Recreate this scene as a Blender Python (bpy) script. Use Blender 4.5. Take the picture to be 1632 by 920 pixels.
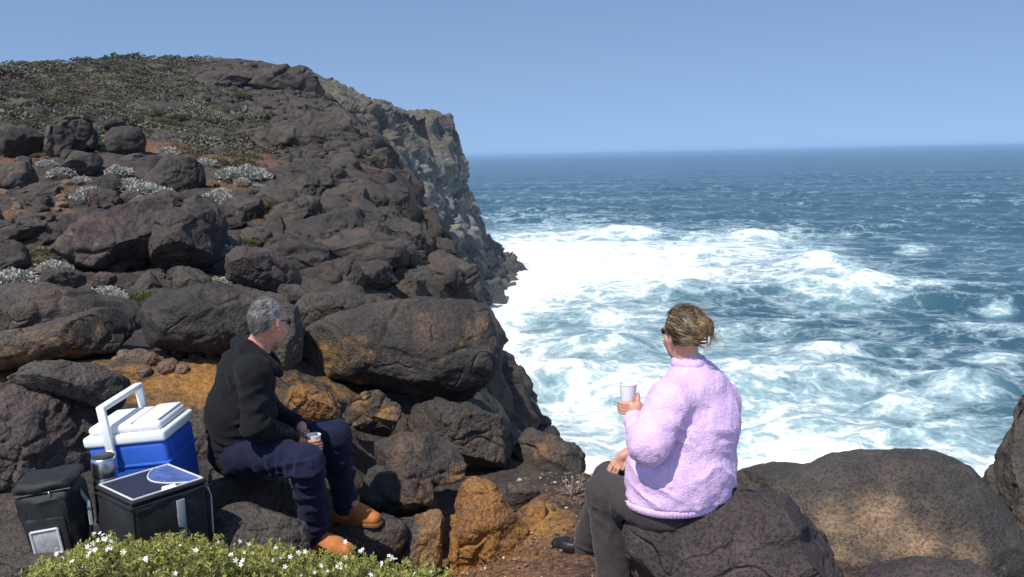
import bpy, bmesh, math, random
import numpy as np
from mathutils import Vector, Matrix

sc = bpy.context.scene
for o in list(bpy.data.objects):
    bpy.data.objects.remove(o)
COL = sc.collection
R_ = math.radians

# ------------------------------------------------------------------ camera
FPX, PW, PH = 1413.0, 1632.0, 920.0
PITCH, ROLL = R_(8.5), R_(1.17)
fwd = np.array([0, math.cos(PITCH), -math.sin(PITCH)])
_r0 = np.array([1.0, 0, 0]); _u0 = np.array([0, math.sin(PITCH), math.cos(PITCH)])
rgt = _r0 * math.cos(ROLL) - _u0 * math.sin(ROLL)
upv = _u0 * math.cos(ROLL) + _r0 * math.sin(ROLL)
cd = bpy.data.cameras.new('camera'); cam = bpy.data.objects.new('camera', cd); COL.objects.link(cam)
cd.sensor_width = 36; cd.lens = 36 * FPX / PW; cd.clip_start = 0.05; cd.clip_end = 60000
cam.matrix_world = Matrix(((rgt[0], upv[0], -fwd[0], 0), (rgt[1], upv[1], -fwd[1], 0), (rgt[2], upv[2], -fwd[2], 0), (0, 0, 0, 1)))
sc.camera = cam

# ------------------------------------------------------------------ sky, sun, exposure
SUN_EL = R_(55); SUN_AZ = math.atan2(-0.52, -0.80)
w = bpy.data.worlds.new('World'); sc.world = w; w.use_nodes = True
wn = w.node_tree; bg = wn.nodes['Background']
sky = wn.nodes.new('ShaderNodeTexSky'); sky.sky_type = 'NISHITA'; sky.sun_disc = False
sky.sun_elevation = SUN_EL; sky.sun_rotation = SUN_AZ
sky.altitude = 30; sky.air_density = 1.0; sky.dust_density = 0.3; sky.ozone_density = 1.5
_tc = wn.nodes.new('ShaderNodeTexCoord'); _mp = wn.nodes.new('ShaderNodeMapping'); _mp.inputs['Location'].default_value = (0, 0, 0.26); _mp.inputs['Scale'].default_value = (1, 1, 0.9)
wn.links.new(_tc.outputs['Generated'], _mp.inputs[0]); wn.links.new(_mp.outputs[0], sky.inputs[0])
wn.links.new(sky.outputs[0], bg.inputs[0]); bg.inputs[1].default_value = 0.15
sd = bpy.data.lights.new('sun', 'SUN'); sun = bpy.data.objects.new('sun', sd); COL.objects.link(sun)
sd.energy = 4.5; sd.angle = R_(0.53); sd.color = (1.0, 0.95, 0.87)
sdir = Vector((math.sin(SUN_AZ) * math.cos(SUN_EL), math.cos(SUN_AZ) * math.cos(SUN_EL), math.sin(SUN_EL)))
sun.rotation_euler = sdir.to_track_quat('Z', 'Y').to_euler(); sun.location = (-20, -20, 40)
sc.view_settings.view_transform = 'Standard'; sc.view_settings.look = 'None'
sc.view_settings.exposure = 0.20; sc.view_settings.gamma = 1.0; sc.view_settings.use_curve_mapping = False
sc.render.engine = 'CYCLES'; sc.cycles.use_denoising = True; sc.cycles.max_bounces = 6; sc.cycles.volume_bounces = 1
sc.cycles.use_adaptive_sampling = True

# ------------------------------------------------------------------ helpers
def P(px, py, d):
    v = fwd + rgt * ((px - PW / 2) / FPX) + upv * ((PH / 2 - py) / FPX)
    return v * (d / v[1])
def proj(p):
    p = np.asarray(p, float); z = p @ fwd
    return PW / 2 + FPX * (p @ rgt) / z, PH / 2 - FPX * (p @ upv) / z

def _hash(ix, iy, iz, seed):
    h = ix * np.uint32(374761393) + iy * np.uint32(668265263) + iz * np.uint32(2147483629) + np.uint32((seed * 974634757) & 0xFFFFFFFF)
    h ^= h >> np.uint32(13); h *= np.uint32(1274126177); h ^= h >> np.uint32(16); h *= np.uint32(2246822519); h ^= h >> np.uint32(15)
    return h
_M10 = np.uint32(1023)
def perlin(p, seed=0):
    p = np.asarray(p, np.float32); i = np.floor(p); f = p - i; i = i.astype(np.int32).view(np.uint32)
    u = f * f * f * (f * (f * 6 - 15) + 10); out = np.zeros(len(p), np.float32)
    fx = [f[:, 0], f[:, 0] - 1]; fy = [f[:, 1], f[:, 1] - 1]; fz = [f[:, 2], f[:, 2] - 1]
    ux = [1 - u[:, 0], u[:, 0]]; uy = [1 - u[:, 1], u[:, 1]]; uz = [1 - u[:, 2], u[:, 2]]
    ii = [np.ascontiguousarray(i[:, k]) for k in range(3)]; k1 = np.float32(1 / 511.5)
    for dx in (0, 1):
        for dy in (0, 1):
            wxy = ux[dx] * uy[dy]
            for dz in (0, 1):
                h = _hash(ii[0] + np.uint32(dx), ii[1] + np.uint32(dy), ii[2] + np.uint32(dz), seed)
                g = ((h & _M10) * k1 - 1) * fx[dx] + (((h >> np.uint32(10)) & _M10) * k1 - 1) * fy[dy] + (((h >> np.uint32(20)) & _M10) * k1 - 1) * fz[dz]
                out += (wxy * uz[dz] * g).astype(np.float32)
    return out * 1.5
def fbm(p, octv=4, seed=0, gain=0.5):
    a, o = 1.0, 0
    for k in range(octv):
        o = o + a * perlin(p * (2.03 ** k), seed + k * 17); a *= gain
    return o
def voronoi(p, seed=0):
    p = np.asarray(p, np.float32); fl = np.floor(p); i = fl.astype(np.int32).view(np.uint32); f = p - fl; n = len(p)
    f1 = np.full(n, 9.0, np.float32); f2 = f1.copy(); cid = np.zeros(n, np.uint32); k1 = np.float32(1 / 1023.0)
    ii = [np.ascontiguousarray(i[:, k]) for k in range(3)]; ff = [np.ascontiguousarray(f[:, k]) for k in range(3)]
    for dx in (-1, 0, 1):
        for dy in (-1, 0, 1):
            for dz in (-1, 0, 1):
                h = _hash(ii[0] + np.uint32(dx & 0xFFFFFFFF), ii[1] + np.uint32(dy & 0xFFFFFFFF), ii[2] + np.uint32(dz & 0xFFFFFFFF), seed)
                a_ = (h & _M10).astype(np.float32) * k1 + (np.float32(dx) - ff[0]); b_ = ((h >> np.uint32(10)) & _M10).astype(np.float32) * k1 + (np.float32(dy) - ff[1])
                c_ = ((h >> np.uint32(20)) & _M10).astype(np.float32) * k1 + (np.float32(dz) - ff[2])
                dd = a_ * a_ + b_ * b_ + c_ * c_
                near = dd < f1
                f2 = np.where(near, f1, np.minimum(f2, dd)); cid = np.where(near, h, cid); f1 = np.where(near, dd, f1)
    return np.sqrt(f1), np.sqrt(f2), (cid % np.uint32(9973)) / 9973.0
def sstep(a, b, x):
    t = np.clip((x - a) / (b - a), 0, 1); return t * t * (3 - 2 * t)
def blocks(p, seed, groove=0.12):
    f1, f2, c = voronoi(p, seed); e = f2 - f1
    return (c - 0.5) * sstep(0, 0.14, e), np.exp(-(e / groove) ** 2)

def mesh_obj(name, V, F, mat=None, parent=None, smooth=True, origin=None, attrs=None, link=True):
    V = np.asarray(V, np.float32)
    loc = np.zeros(3) if origin is None else np.asarray(origin, float)
    me = bpy.data.meshes.new(name)
    Vl = (V - loc).astype(np.float32)
    if isinstance(F, np.ndarray):
        k = F.shape[1]; nF = len(F)
        me.vertices.add(len(Vl)); me.vertices.foreach_set('co', Vl.ravel())
        me.loops.add(nF * k); me.loops.foreach_set('vertex_index', F.astype(np.int32).ravel())
        me.polygons.add(nF); me.polygons.foreach_set('loop_start', np.arange(0, nF * k, k, dtype=np.int32))
        me.update(calc_edges=True)
    else:
        me.from_pydata([tuple(map(float, v)) for v in Vl], [], F)
    me.polygons.foreach_set('use_smooth', np.full(len(me.polygons), smooth))
    for an, av in (attrs or {}).items():
        a = me.attributes.new(an, 'FLOAT', 'POINT'); a.data.foreach_set('value', np.asarray(av, np.float32))
    me.validate() if not isinstance(F, np.ndarray) else None
    if mat: me.materials.append(mat)
    if not link: return me
    o = bpy.data.objects.new(name, me); COL.objects.link(o)
    o.location = loc
    if parent is not None: put(o, parent)
    return o
def put(o, parent):
    # parent while keeping the world place (parents are only moved before this)
    bpy.context.view_layer.update()
    o.parent = parent; o.matrix_parent_inverse = parent.matrix_world.inverted()
    return o
def tag(o, label, cat, group=None, kind=None):
    if label: o['label'] = label
    if cat: o['category'] = cat
    if group: o['group'] = group
    if kind: o['kind'] = kind
    return o
def empty(name, loc, rz=0, mtx=None):
    o = bpy.data.objects.new(name, None); COL.objects.link(o)
    if mtx is not None: o.matrix_world = mtx
    else: o.location = loc; o.rotation_euler = (0, 0, rz)
    o.empty_display_size = 0.1
    return o
def vnormals(V, F):
    a = V[F[:, 0]]; n = np.cross(V[F[:, 1]] - a, V[F[:, 2]] - a)
    if F.shape[1] == 4: n = n + np.cross(V[F[:, 2]] - a, V[F[:, 3]] - a)
    N = np.zeros_like(V)
    for k in range(F.shape[1]):
        for ax in range(3): N[:, ax] += np.bincount(F[:, k], n[:, ax], len(V))
    return N / np.maximum(1e-9, np.linalg.norm(N, axis=1))[:, None]
def grid_faces(nr, nc):
    a = np.arange(nr * nc).reshape(nr, nc)
    return np.stack([a[:-1, :-1].ravel(), a[:-1, 1:].ravel(), a[1:, 1:].ravel(), a[1:, :-1].ravel()], 1)

# ------------------------------------------------------------------ material helpers
def nd(t, typ, inp=None, **kw):
    n = t.nodes.new(typ)
    for k, v in kw.items(): setattr(n, k, v)
    for k, v in (inp or {}).items():
        if isinstance(v, bpy.types.NodeSocket): t.links.new(v, n.inputs[k])
        else: n.inputs[k].default_value = v
    return n
def c4(c): return (c[0], c[1], c[2], 1)
def mixc(t, f, a, b, blend='MIX'):
    n = t.nodes.new('ShaderNodeMix'); n.data_type = 'RGBA'; n.blend_type = blend
    for i, v in ((0, f), (6, a), (7, b)):
        if isinstance(v, bpy.types.NodeSocket): t.links.new(v, n.inputs[i])
        else: n.inputs[i].default_value = v if i == 0 else c4(v)
    return n.outputs[2]
def mth(t, op, a, b=0.0, c=0.0, clamp=False):
    n = t.nodes.new('ShaderNodeMath'); n.operation = op; n.use_clamp = clamp
    for i, v in enumerate((a, b, c)):
        if isinstance(v, bpy.types.NodeSocket): t.links.new(v, n.inputs[i])
        else: n.inputs[i].default_value = v
    return n.outputs[0]
def rng(t, v, a, b, c=0.0, d=1.0, smooth=True):
    n = nd(t, 'ShaderNodeMapRange', {0: v, 1: a, 2: b, 3: c, 4: d}, interpolation_type='SMOOTHSTEP' if smooth else 'LINEAR')
    return n.outputs[0]
def noise(t, vec, scale, detail=5, rough=0.55, dist=0.0):
    return nd(t, 'ShaderNodeTexNoise', {'Vector': vec, 'Scale': scale, 'Detail': detail, 'Roughness': rough, 'Distortion': dist}).outputs[0]
def attr(t, name): return nd(t, 'ShaderNodeAttribute', attribute_name=name).outputs['Fac']
def new_mat(name):
    m = bpy.data.materials.new(name); m.use_nodes = True; t = m.node_tree
    return m, t, t.nodes['Principled BSDF']
def wpos(t): return nd(t, 'ShaderNodeNewGeometry').outputs['Position']
def opos(t): return nd(t, 'ShaderNodeTexCoord').outputs['Object']
def setp(t, b, col=None, rough=0.7, bump=None, bdist=0.02, bstr=0.6, **kw):
    if col is not None:
        if isinstance(col, bpy.types.NodeSocket): t.links.new(col, b.inputs['Base Color'])
        else: b.inputs['Base Color'].default_value = c4(col)
    if isinstance(rough, bpy.types.NodeSocket): t.links.new(rough, b.inputs['Roughness'])
    else: b.inputs['Roughness'].default_value = rough
    if bump is not None:
        bn = nd(t, 'ShaderNodeBump', {'Height': bump, 'Strength': bstr, 'Distance': bdist})
        t.links.new(bn.outputs[0], b.inputs['Normal'])
    for k, v in kw.items(): b.inputs[k].default_value = v
def plain(name, col, rough=0.6, var=0.15, scale=30, bstr=0.25, bdist=0.004, bscale=None, **kw):
    m, t, b = new_mat(name); p = opos(t)
    n = noise(t, p, scale, 5); n2 = noise(t, p, scale * 0.13, 3)
    f = rng(t, mth(t, 'ADD', mth(t, 'MULTIPLY', n, 0.5), mth(t, 'MULTIPLY', n2, 0.5)), 0.3, 0.7, 1 - var, 1 + var)
    col_ = mixc(t, 1.0, col, nd(t, 'ShaderNodeCombineColor', {0: f, 1: f, 2: f}).outputs[0], 'MULTIPLY')
    setp(t, b, col_, rough, noise(t, p, bscale or scale * 4, 4), bdist, bstr, **kw)
    return m
# ------------------------------------------------------------------ rock and ground materials
def rock_mat(name, dark, mid, warm, st1, st2, warm_amt=0.5, crack=0.5, stain_gain=1.0, sn_amp=1.5, s_lo=0.34, s_hi=0.8):
    m, t, b = new_mat(name); p = wpos(t)
    big = noise(t, p, 0.9, 2, 0.6); med = noise(t, p, 5.0, 4, 0.6); fine = noise(t, p, 55, 3, 0.65); spk = noise(t, p, 190, 1)
    col = mixc(t, rng(t, mth(t, 'ADD', mth(t, 'MULTIPLY', big, 0.6), mth(t, 'MULTIPLY', med, 0.4)), 0.36, 0.64), dark, mid)
    wz = rng(t, noise(t, p, 1.7, 4, 0.65, 0.4), 0.5, 0.68)
    col = mixc(t, mth(t, 'MULTIPLY', wz, warm_amt), col, warm)
    s = mth(t, 'MULTIPLY', attr(t, 'stain'), stain_gain)
    sn = noise(t, p, 6.5, 5, 0.68, 0.5)
    sf = rng(t, mth(t, 'ADD', s, mth(t, 'MULTIPLY', mth(t, 'SUBTRACT', sn, 0.5), sn_amp)), s_lo, s_hi)
    sf = mth(t, 'MULTIPLY', sf, rng(t, s, 0.02, 0.25))
    stc = mixc(t, rng(t, med, 0.35, 0.68), st1, st2)
    col = mixc(t, mth(t, 'MULTIPLY', sf, 0.92), col, stc)
    # pale lichen flecks and dark weather marks
    lf = rng(t, noise(t, p, 13, 3, 0.7), 0.665, 0.74)
    col = mixc(t, mth(t, 'MULTIPLY', lf, 0.35), col, (0.17, 0.155, 0.13))
    g = rng(t, mth(t, 'ADD', mth(t, 'MULTIPLY', fine, 0.6), mth(t, 'MULTIPLY', spk, 0.4)), 0.3, 0.7, 0.58, 1.42)
    col = mixc(t, 1.0, col, nd(t, 'ShaderNodeCombineColor', {0: g, 1: g, 2: g}).outputs[0], 'MULTIPLY')
    wv = nd(t, 'ShaderNodeVectorMath', {0: p, 1: nd(t, 'ShaderNodeTexNoise', {'Vector': p, 'Scale': 1.6, 'Detail': 2.0}).outputs[1]}, operation='ADD').outputs[0]
    vo = nd(t, 'ShaderNodeTexVoronoi', {'Vector': wv, 'Scale': 1.2}, feature='DISTANCE_TO_EDGE').outputs['Distance']
    ck = mth(t, 'MULTIPLY', mth(t, 'SUBTRACT', 1.0, rng(t, vo, 0.0, 0.02)), rng(t, noise(t, p, 1.3, 2), 0.5, 0.62))
    h = mth(t, 'ADD', mth(t, 'MULTIPLY', med, 0.6), mth(t, 'MULTIPLY', fine, 0.32))
    h = mth(t, 'ADD', h, mth(t, 'ADD', mth(t, 'MULTIPLY', spk, 0.06), mth(t, 'MULTIPLY', rng(t, fine, 0.34, 0.45), 0.05)))
    h = mth(t, 'SUBTRACT', h, mth(t, 'MULTIPLY', ck, crack))
    setp(t, b, col, rng(t, fine, 0.3, 0.7, 0.62, 0.85), h, 0.07, 0.75)
    b.inputs['Specular IOR Level'].default_value = 0.35
    return m
M = {}
M['basalt'] = rock_mat('basalt', (0.032, 0.028, 0.0255), (0.076, 0.063, 0.053), (0.110, 0.072, 0.052), (0.30, 0.150, 0.046), (0.21, 0.125, 0.062))
M['basalt_red'] = rock_mat('red_basalt', (0.036, 0.028, 0.028), (0.080, 0.060, 0.055), (0.115, 0.066, 0.055), (0.34, 0.17, 0.06), (0.24, 0.14, 0.075), 0.75)
M['ochre'] = rock_mat('ochre_rock', (0.05, 0.040, 0.034), (0.13, 0.078, 0.042), (0.18, 0.090, 0.035), (0.28, 0.128, 0.034), (0.17, 0.083, 0.035), 0.8)
M['tan'] = rock_mat('tan_basalt', (0.036, 0.032, 0.030), (0.078, 0.066, 0.058), (0.115, 0.085, 0.065), (0.27, 0.185, 0.115), (0.33, 0.215, 0.13), 0.4, 0.12, 1.0, 0.9, 0.25, 0.95)
M['stone'] = rock_mat('tan_stone', (0.11, 0.075, 0.052), (0.20, 0.13, 0.085), (0.27, 0.16, 0.09), (0.36, 0.19, 0.07), (0.28, 0.17, 0.09), 0.5, 0.1)

def ground_mat():
    m, t, b = new_mat('hill_ground'); p = wpos(t)
    big = noise(t, p, 0.35, 3, 0.6); med = noise(t, p, 2.6, 5, 0.65); fine = noise(t, p, 24, 4, 0.7); spk = noise(t, p, 110, 2)
    rock = mixc(t, rng(t, med, 0.38, 0.62), (0.037, 0.033, 0.030), (0.082, 0.067, 0.056))
    rock = mixc(t, mth(t, 'MULTIPLY', rng(t, big, 0.48, 0.66), 0.45), rock, (0.105, 0.070, 0.056))
    soil = mixc(t, rng(t, fine, 0.35, 0.65), (0.085, 0.045, 0.030), (0.20, 0.11, 0.068))
    col = mixc(t, rng(t, mth(t, 'ADD', attr(t, 'soil'), mth(t, 'MULTIPLY', mth(t, 'SUBTRACT', med, 0.5), 1.2)), 0.35, 0.7), rock, soil)
    och = mixc(t, rng(t, med, 0.35, 0.65), (0.34, 0.168, 0.045), (0.21, 0.112, 0.048))
    col = mixc(t, rng(t, mth(t, 'ADD', attr(t, 'stain'), mth(t, 'MULTIPLY', mth(t, 'SUBTRACT', noise(t, p, 7, 4, 0.65), 0.5), 1.8)), 0.35, 0.85), col, och)
    veg = mixc(t, rng(t, noise(t, p, 1.1, 5, 0.7), 0.4, 0.6), (0.085, 0.080, 0.050), (0.12, 0.125, 0.07))
    veg = mixc(t, rng(t, noise(t, p, 0.45, 4, 0.6), 0.5, 0.62), veg, (0.14, 0.115, 0.085))
    col = mixc(t, mth(t, 'MULTIPLY', rng(t, mth(t, 'ADD', attr(t, 'veg'), mth(t, 'MULTIPLY', mth(t, 'SUBTRACT', med, 0.5), 1.5)), 0.35, 0.65), 0.85), col, veg)
    g = rng(t, mth(t, 'ADD', mth(t, 'MULTIPLY', fine, 0.6), mth(t, 'MULTIPLY', spk, 0.4)), 0.3, 0.7, 0.55, 1.45)
    col = mixc(t, 1.0, col, nd(t, 'ShaderNodeCombineColor', {0: g, 1: g, 2: g}).outputs[0], 'MULTIPLY')
    h = mth(t, 'ADD', mth(t, 'MULTIPLY', med, 1.2), mth(t, 'ADD', mth(t, 'MULTIPLY', fine, 0.6), mth(t, 'MULTIPLY', spk, 0.2)))
    setp(t, b, col, 0.85, h, 0.09, 0.8)
    b.inputs['Specular IOR Level'].default_value = 0.25
    return m
M['ground'] = ground_mat()

# ------------------------------------------------------------------ the hill: a height field, falling to the sea on the right
SEA = -25.0
_cp = [  # px, py, depth
    (-250, 125, 78), (0, 112, 80), (200, 101, 82), (400, 97, 82), (500, 112, 74), (-300, 250, 28),
    (0, 235, 27), (200, 232, 26), (330, 240, 28), (450, 230, 30), (545, 152, 50), (600, 222, 27), (560, 215, 34), (470, 170, 52), (250, 160, 48), (0, 165, 48),
    (-200, 340, 15), (0, 330, 15), (150, 320, 16), (300, 330, 16), (450, 300, 19), (560, 290, 20), (640, 312, 18),
    (-200, 450, 10), (0, 440, 10.2), (150, 452, 9.6), (350, 445, 10.2), (450, 440, 11), (560, 420, 13), (690, 415, 14.5), (620, 480, 11.5), (720, 480, 13),
    (50, 545, 7.2), (250, 548, 7.0), (400, 560, 6.6), (600, 600, 7.2), (760, 640, 7.2),
    (150, 590, 6.0), (280, 600, 5.9), (420, 610, 5.9), (520, 700, 5.5), (640, 800, 5.5), (760, 815, 5.6), (300, 690, 5.4)]
_pts = [P(*c) for c in _cp]
_pts += [np.array(v) for v in [(0.35, 4.9, -2.12), (0.15, 5.5, -2.10), (0.6, 4.2, -2.16), (-0.2, 4.3, -2.10), (-0.85, 4.3, -2.08), (-0.75, 4.8, -2.07), (0.4, 6.0, -2.15),
    (-1.6, 3.6, -1.76), (-2.1, 4.0, -1.75), (-2.9, 4.4, -1.7), (-1.1, 3.3, -1.95), (-1.0, 2.6, -2.02), (0, 2.5, -2.2), (1.5, 3, -2.4), (0, 0.5, -1.9), (-3, 1, -1.7), (2, 1, -2.2),
    (-1.3, 4.4, -1.9), (2.0, 4.8, -2.45), (3.2, 5.2, -2.7), (1.2, 5.2, -2.3), (4, 3, -2.6),
    (-60, 120, 3.0), (-20, 120, 2.0), (0, 110, 1.0), (-70, 60, 5.0), (-30, 15, -0.5)]]
_pts = np.array(_pts)
def _warp(x, y): return np.stack([x / (y + 2.0) * 2.2, np.log(y + 2.0) * 1.1], -1)
def _tps(r2): return 0.5 * r2 * np.log(r2 + 1e-12)
_u = _warp(_pts[:, 0], _pts[:, 1]); _n = len(_u)
_K = _tps(((_u[:, None] - _u[None]) ** 2).sum(-1)) + np.eye(_n) * 0.004
_A = np.zeros((_n + 3, _n + 3)); _A[:_n, :_n] = _K; _A[:_n, _n] = 1; _A[:_n, _n + 1:] = _u; _A[_n:, :_n] = _A[:_n, _n:].T
_sl = _pts[:, 2] / (_pts[:, 1] + 2)
_W = np.linalg.solve(_A, np.concatenate([_sl, np.zeros(3)]))
_ey = [0, 3, 4.8, 5.4, 6.0, 7.0, 8.0, 10, 14, 18, 25, 35, 50, 80, 140]
_ex = [6, 5.6, 4.6, 3.3, 0.6, 0.25, -0.05, -0.55, -1.15, -2.25, -3.7, -5.2, -8.6, -17, -30]
def hill(x, y):
    x = np.asarray(x, float); y = np.asarray(y, float); u = _warp(x, y)
    z = _W[_n] + u[..., 0] * _W[_n + 1] + u[..., 1] * _W[_n + 2]
    for k in range(_n): z = z + _W[k] * _tps(((u - _u[k]) ** 2).sum(-1))
    z = z * (y + 2)
    xe = np.interp(y, _ey, _ex); wd = 0.22 + 0.012 * y
    s = np.clip((x - xe) / wd, -30, 30)
    z = z - 0.30 * np.exp(-((x + 0.62) / 0.62) ** 2 - ((y - 5.15) / 0.75) ** 2)
    return np.maximum(z - 1.9 * wd * np.log1p(np.exp(s)), SEA - 3)
def hit(px, py, d0=3.0, d1=110.0):
    ds = np.geomspace(d0, d1, 500); v = P(px, py, 1.0); q = v[None] * ds[:, None]
    below = q[:, 2] < hill(q[:, 0], q[:, 1])
    i = int(np.argmax(below)) if below.any() else len(ds) - 1
    return v * ds[i]

# stains of ochre iron and lichen: px, py, depth, radius, amount
STAINS = [(525, 580, 6.2, .26, .85), (575, 565, 6.2, .22, .6), (690, 515, 6.3, .22, .6), (765, 520, 6.3, .2, .75), (735, 548, 6.2, .2, .6), (560, 600, 6.2, .3, .7),
    (120, 560, 6.0, .35, .75), (20, 570, 6.0, .4, .7), (280, 600, 5.8, .3, 1.0), (325, 605, 5.9, .28, 1.1), (215, 600, 5.8, .22, .7), (510, 610, 5.9, .25, .9), (500, 640, 5.4, .2, .9), (480, 625, 5.6, .2, .9), (560, 690, 5.3, .2, .8),
    (640, 705, 5.2, .16, .6), (620, 665, 5.5, .12, .9), (775, 830, 4.6, .33, 1.0), (735, 800, 4.8, .3, 1.0), (760, 880, 4.6, .4, .9), (860, 830, 4.9, .2, 1.0), (820, 800, 4.8, .2, .7),
    (872, 712, 6.1, .14, .9), (850, 695, 6.2, .1, .6), (880, 800, 5.2, .2, .45), (330, 640, 5.2, .16, .5),
    (1390, 822, 4.7, .20, .85), (1460, 868, 4.6, .22, .75), (1330, 830, 4.7, .18, .85), (1345, 885, 4.5, .16, 1.1), (1275, 805, 4.8, .13, .7), (1400, 775, 4.8, .10, .6), (1225, 785, 4.8, .10, .6), (1540, 880, 4.6, .16, .6),
    (560, 860, 4.6, .1, .5), (690, 850, 4.6, .12, .7), (700, 760, 5.0, .15, .6), (640, 300, 18, .4, .5), (575, 280, 19, .5, .5), (375, 340, 13, .4, .6), (60, 300, 17, 1.5, .35)]
_SP = np.array([P(*s[:3]) for s in STAINS])
def stain(V):
    o = np.zeros(len(V))
    for c, s in zip(_SP, STAINS):
        r = c / np.linalg.norm(c); dv = V - c; al = dv @ r; d2 = (dv ** 2).sum(1) - al ** 2 + 0.12 * al ** 2 * (s[3] < 1)
        o = np.maximum(o, s[4] * np.exp(-d2 / (s[3] ** 2) * 0.8))
    return o

NC, NR = 680, 560
ys = np.geomspace(1.2, 140, NR); aa = np.linspace(-0.92, 0.80, NC)
Y = np.repeat(ys[:, None], NC, 1); X = aa[None] * (Y + 0.9)
X = X + 0.10 * (Y ** 0.9) * perlin(np.stack([X * 0.55, Y * 0.55, X * 0], -1).reshape(-1, 3), 5).reshape(X.shape) * (X > np.interp(Y, _ey, _ex) - 0.1 * Y) * 0.4
Z = hill(X, Y)
V = np.stack([X, Y, Z], -1).reshape(-1, 3); F = grid_faces(NR, NC)
keep = (V[F, 2].max(1) > SEA - 2.5)
F = F[keep]
N = vnormals(V, F)
steep = sstep(0.12, 0.45, 1 - N[:, 2]); yy = V[:, 1]
d0, g0 = blocks(V * 1.5 + 0.35 * fbm(V * 1.1, 2, 3)[:, None], 3)
d1, g1 = blocks(V * np.array([0.26, 0.26, 0.75]) + 0.3 * fbm(V * 0.3, 2, 9)[:, None], 7)
rk = sstep(-0.15, 0.3, fbm(V * 0.28, 3, 21)) * sstep(5, 10, yy)
nearm = sstep(40, 15, yy)
disp = (0.12 * d0 - 0.05 * g0) * (0.25 + 0.75 * np.maximum(steep, 0.5 * rk)) * sstep(5.5, 9, yy) * (0.35 + 0.65 * nearm)
disp += (1.3 * d1 - 0.25 * g1) * np.maximum(steep, 0.5 * rk) * sstep(9, 20, yy) * np.clip(yy / 26, 0.25, 1)
disp += 0.05 * fbm(V * 2.2, 4, 31) * sstep(2, 8, yy) + 0.02 * fbm(V * 6, 3, 37) + 0.10 * fbm(V * 0.8, 3, 41) * sstep(12, 30, yy)
disp += 0.10 * np.abs(fbm(V * 3.1, 2, 61)) * sstep(18, 40, yy)
disp = disp * (0.12 + 0.88 * sstep(76, 58, yy))
V = V + N * disp[:, None]
idx = np.unique(F); remap = np.full(len(V), -1); remap[idx] = np.arange(len(idx))
soil = sstep(0.05, 0.35, fbm(V * 0.22, 3, 51)) * sstep(9, 13, yy) * sstep(50, 25, yy) * (1 - steep) * 0.7 + sstep(0.25, -0.4, V[:, 2] + 2.0) * sstep(6.4, 5.2, yy) * 0.9
vg = sstep(22, 42, yy) * (1 - 0.8 * steep) * (0.35 + 0.5 * sstep(-0.2, 0.3, fbm(V * 0.12, 3, 55))) * sstep(-6, -22, V[:, 0] + 0.12 * yy)
vg = np.maximum(vg, 0.25 * sstep(15, 30, yy) * (1 - steep))
tag(mesh_obj('ground', V[idx], remap[F], M['ground'], attrs={'stain': stain(V)[idx] * (yy[idx] < 9), 'soil': soil[idx], 'veg': vg[idx]}), 'brown rocky hillside falling to the sea with soil and low scrub', None, kind='structure')

# ------------------------------------------------------------------ far headland
cols = [
 [(380, 160, 100), (430, 165, 96), (480, 175, 92), (520, 205, 88), (560, 260, 86), (600, 380, 86), (650, 640, 86)],
 [(430, 150, 112), (480, 146, 110), (535, 150, 108), (570, 190, 106), (620, 290, 104), (670, 400, 104), (740, 578, 106)],
 [(500, 114, 135), (560, 148, 133), (612, 170, 132), (640, 215, 130), (670, 300, 128), (715, 400, 128), (765, 519, 130)],
 [(560, 150, 150), (622, 172, 150), (668, 180, 150), (684, 240, 149), (705, 310, 148), (745, 390, 148), (797, 484, 150)],
 [(620, 172, 168), (668, 178, 168), (704, 186, 168), (714, 226, 167), (732, 300, 165), (768, 390, 164), (835, 462, 168)],
 [(660, 182, 185), (694, 188, 185), (706, 200, 184), (728, 228, 182), (748, 300, 182), (776, 372, 186), (829, 417, 207)],
 [(640, 185, 205), (680, 190, 205), (700, 205, 205), (715, 240, 205), (735, 300, 208), (755, 370, 212), (790, 410, 222)],
 [(560, 170, 240), (600, 175, 240), (640, 200, 240), (660, 250, 240), (680, 300, 245), (700, 350, 250), (720, 400, 250)]]
G = np.array([[P(*q) for q in c] for c in cols])
G[:, -1, 2] = SEA - 1.5
def cubic(G, n):
    m = G.shape[0]; t = np.linspace(0, m - 1, n); i = np.minimum(t.astype(int), m - 2); f = (t - i)
    sh = (-1,) + (1,) * (G.ndim - 1); f = f.reshape(sh)
    g = lambda k: G[np.clip(i + k, 0, m - 1)]
    lin = g(0) * (1 - f) + g(1) * f
    cat = 0.5 * (2 * g(0) + (g(1) - g(-1)) * f + (2 * g(-1) - 5 * g(0) + 4 * g(1) - g(2)) * f ** 2 + (3 * g(0) - g(-1) - 3 * g(1) + g(2)) * f ** 3)
    return 0.25 * cat + 0.75 * lin
Gf = cubic(cubic(G, 420).transpose(1, 0, 2), 360).transpose(1, 0, 2)
V = Gf.reshape(-1, 3); F = grid_faces(420, 360)[:, ::-1]
N = vnormals(V, F)
if N[len(N) // 2] @ np.array([0.3, -1, 0.3]) < 0: F = F[:, ::-1]; N = -N
wv = V + 2.0 * fbm(V * 0.12, 2, 71)[:, None]
d0, g0 = blocks(wv * np.array([0.22, 0.22, 0.075]), 73, 0.1); d1, g1 = blocks(wv * np.array([0.55, 0.55, 0.22]), 77, 0.12)
d2, g2 = blocks(wv * 1.1, 79)
st = sstep(0.15, 0.5, 1 - N[:, 2])
V = V + N * ((3.4 * d0 - 0.9 * g0 + 1.7 * d1 - 0.45 * g1) * (0.3 + 0.7 * st) + 0.16 * d2 - 0.10 * g2 + 0.9 * fbm(V * 0.10, 4, 81))[:, None]
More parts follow.
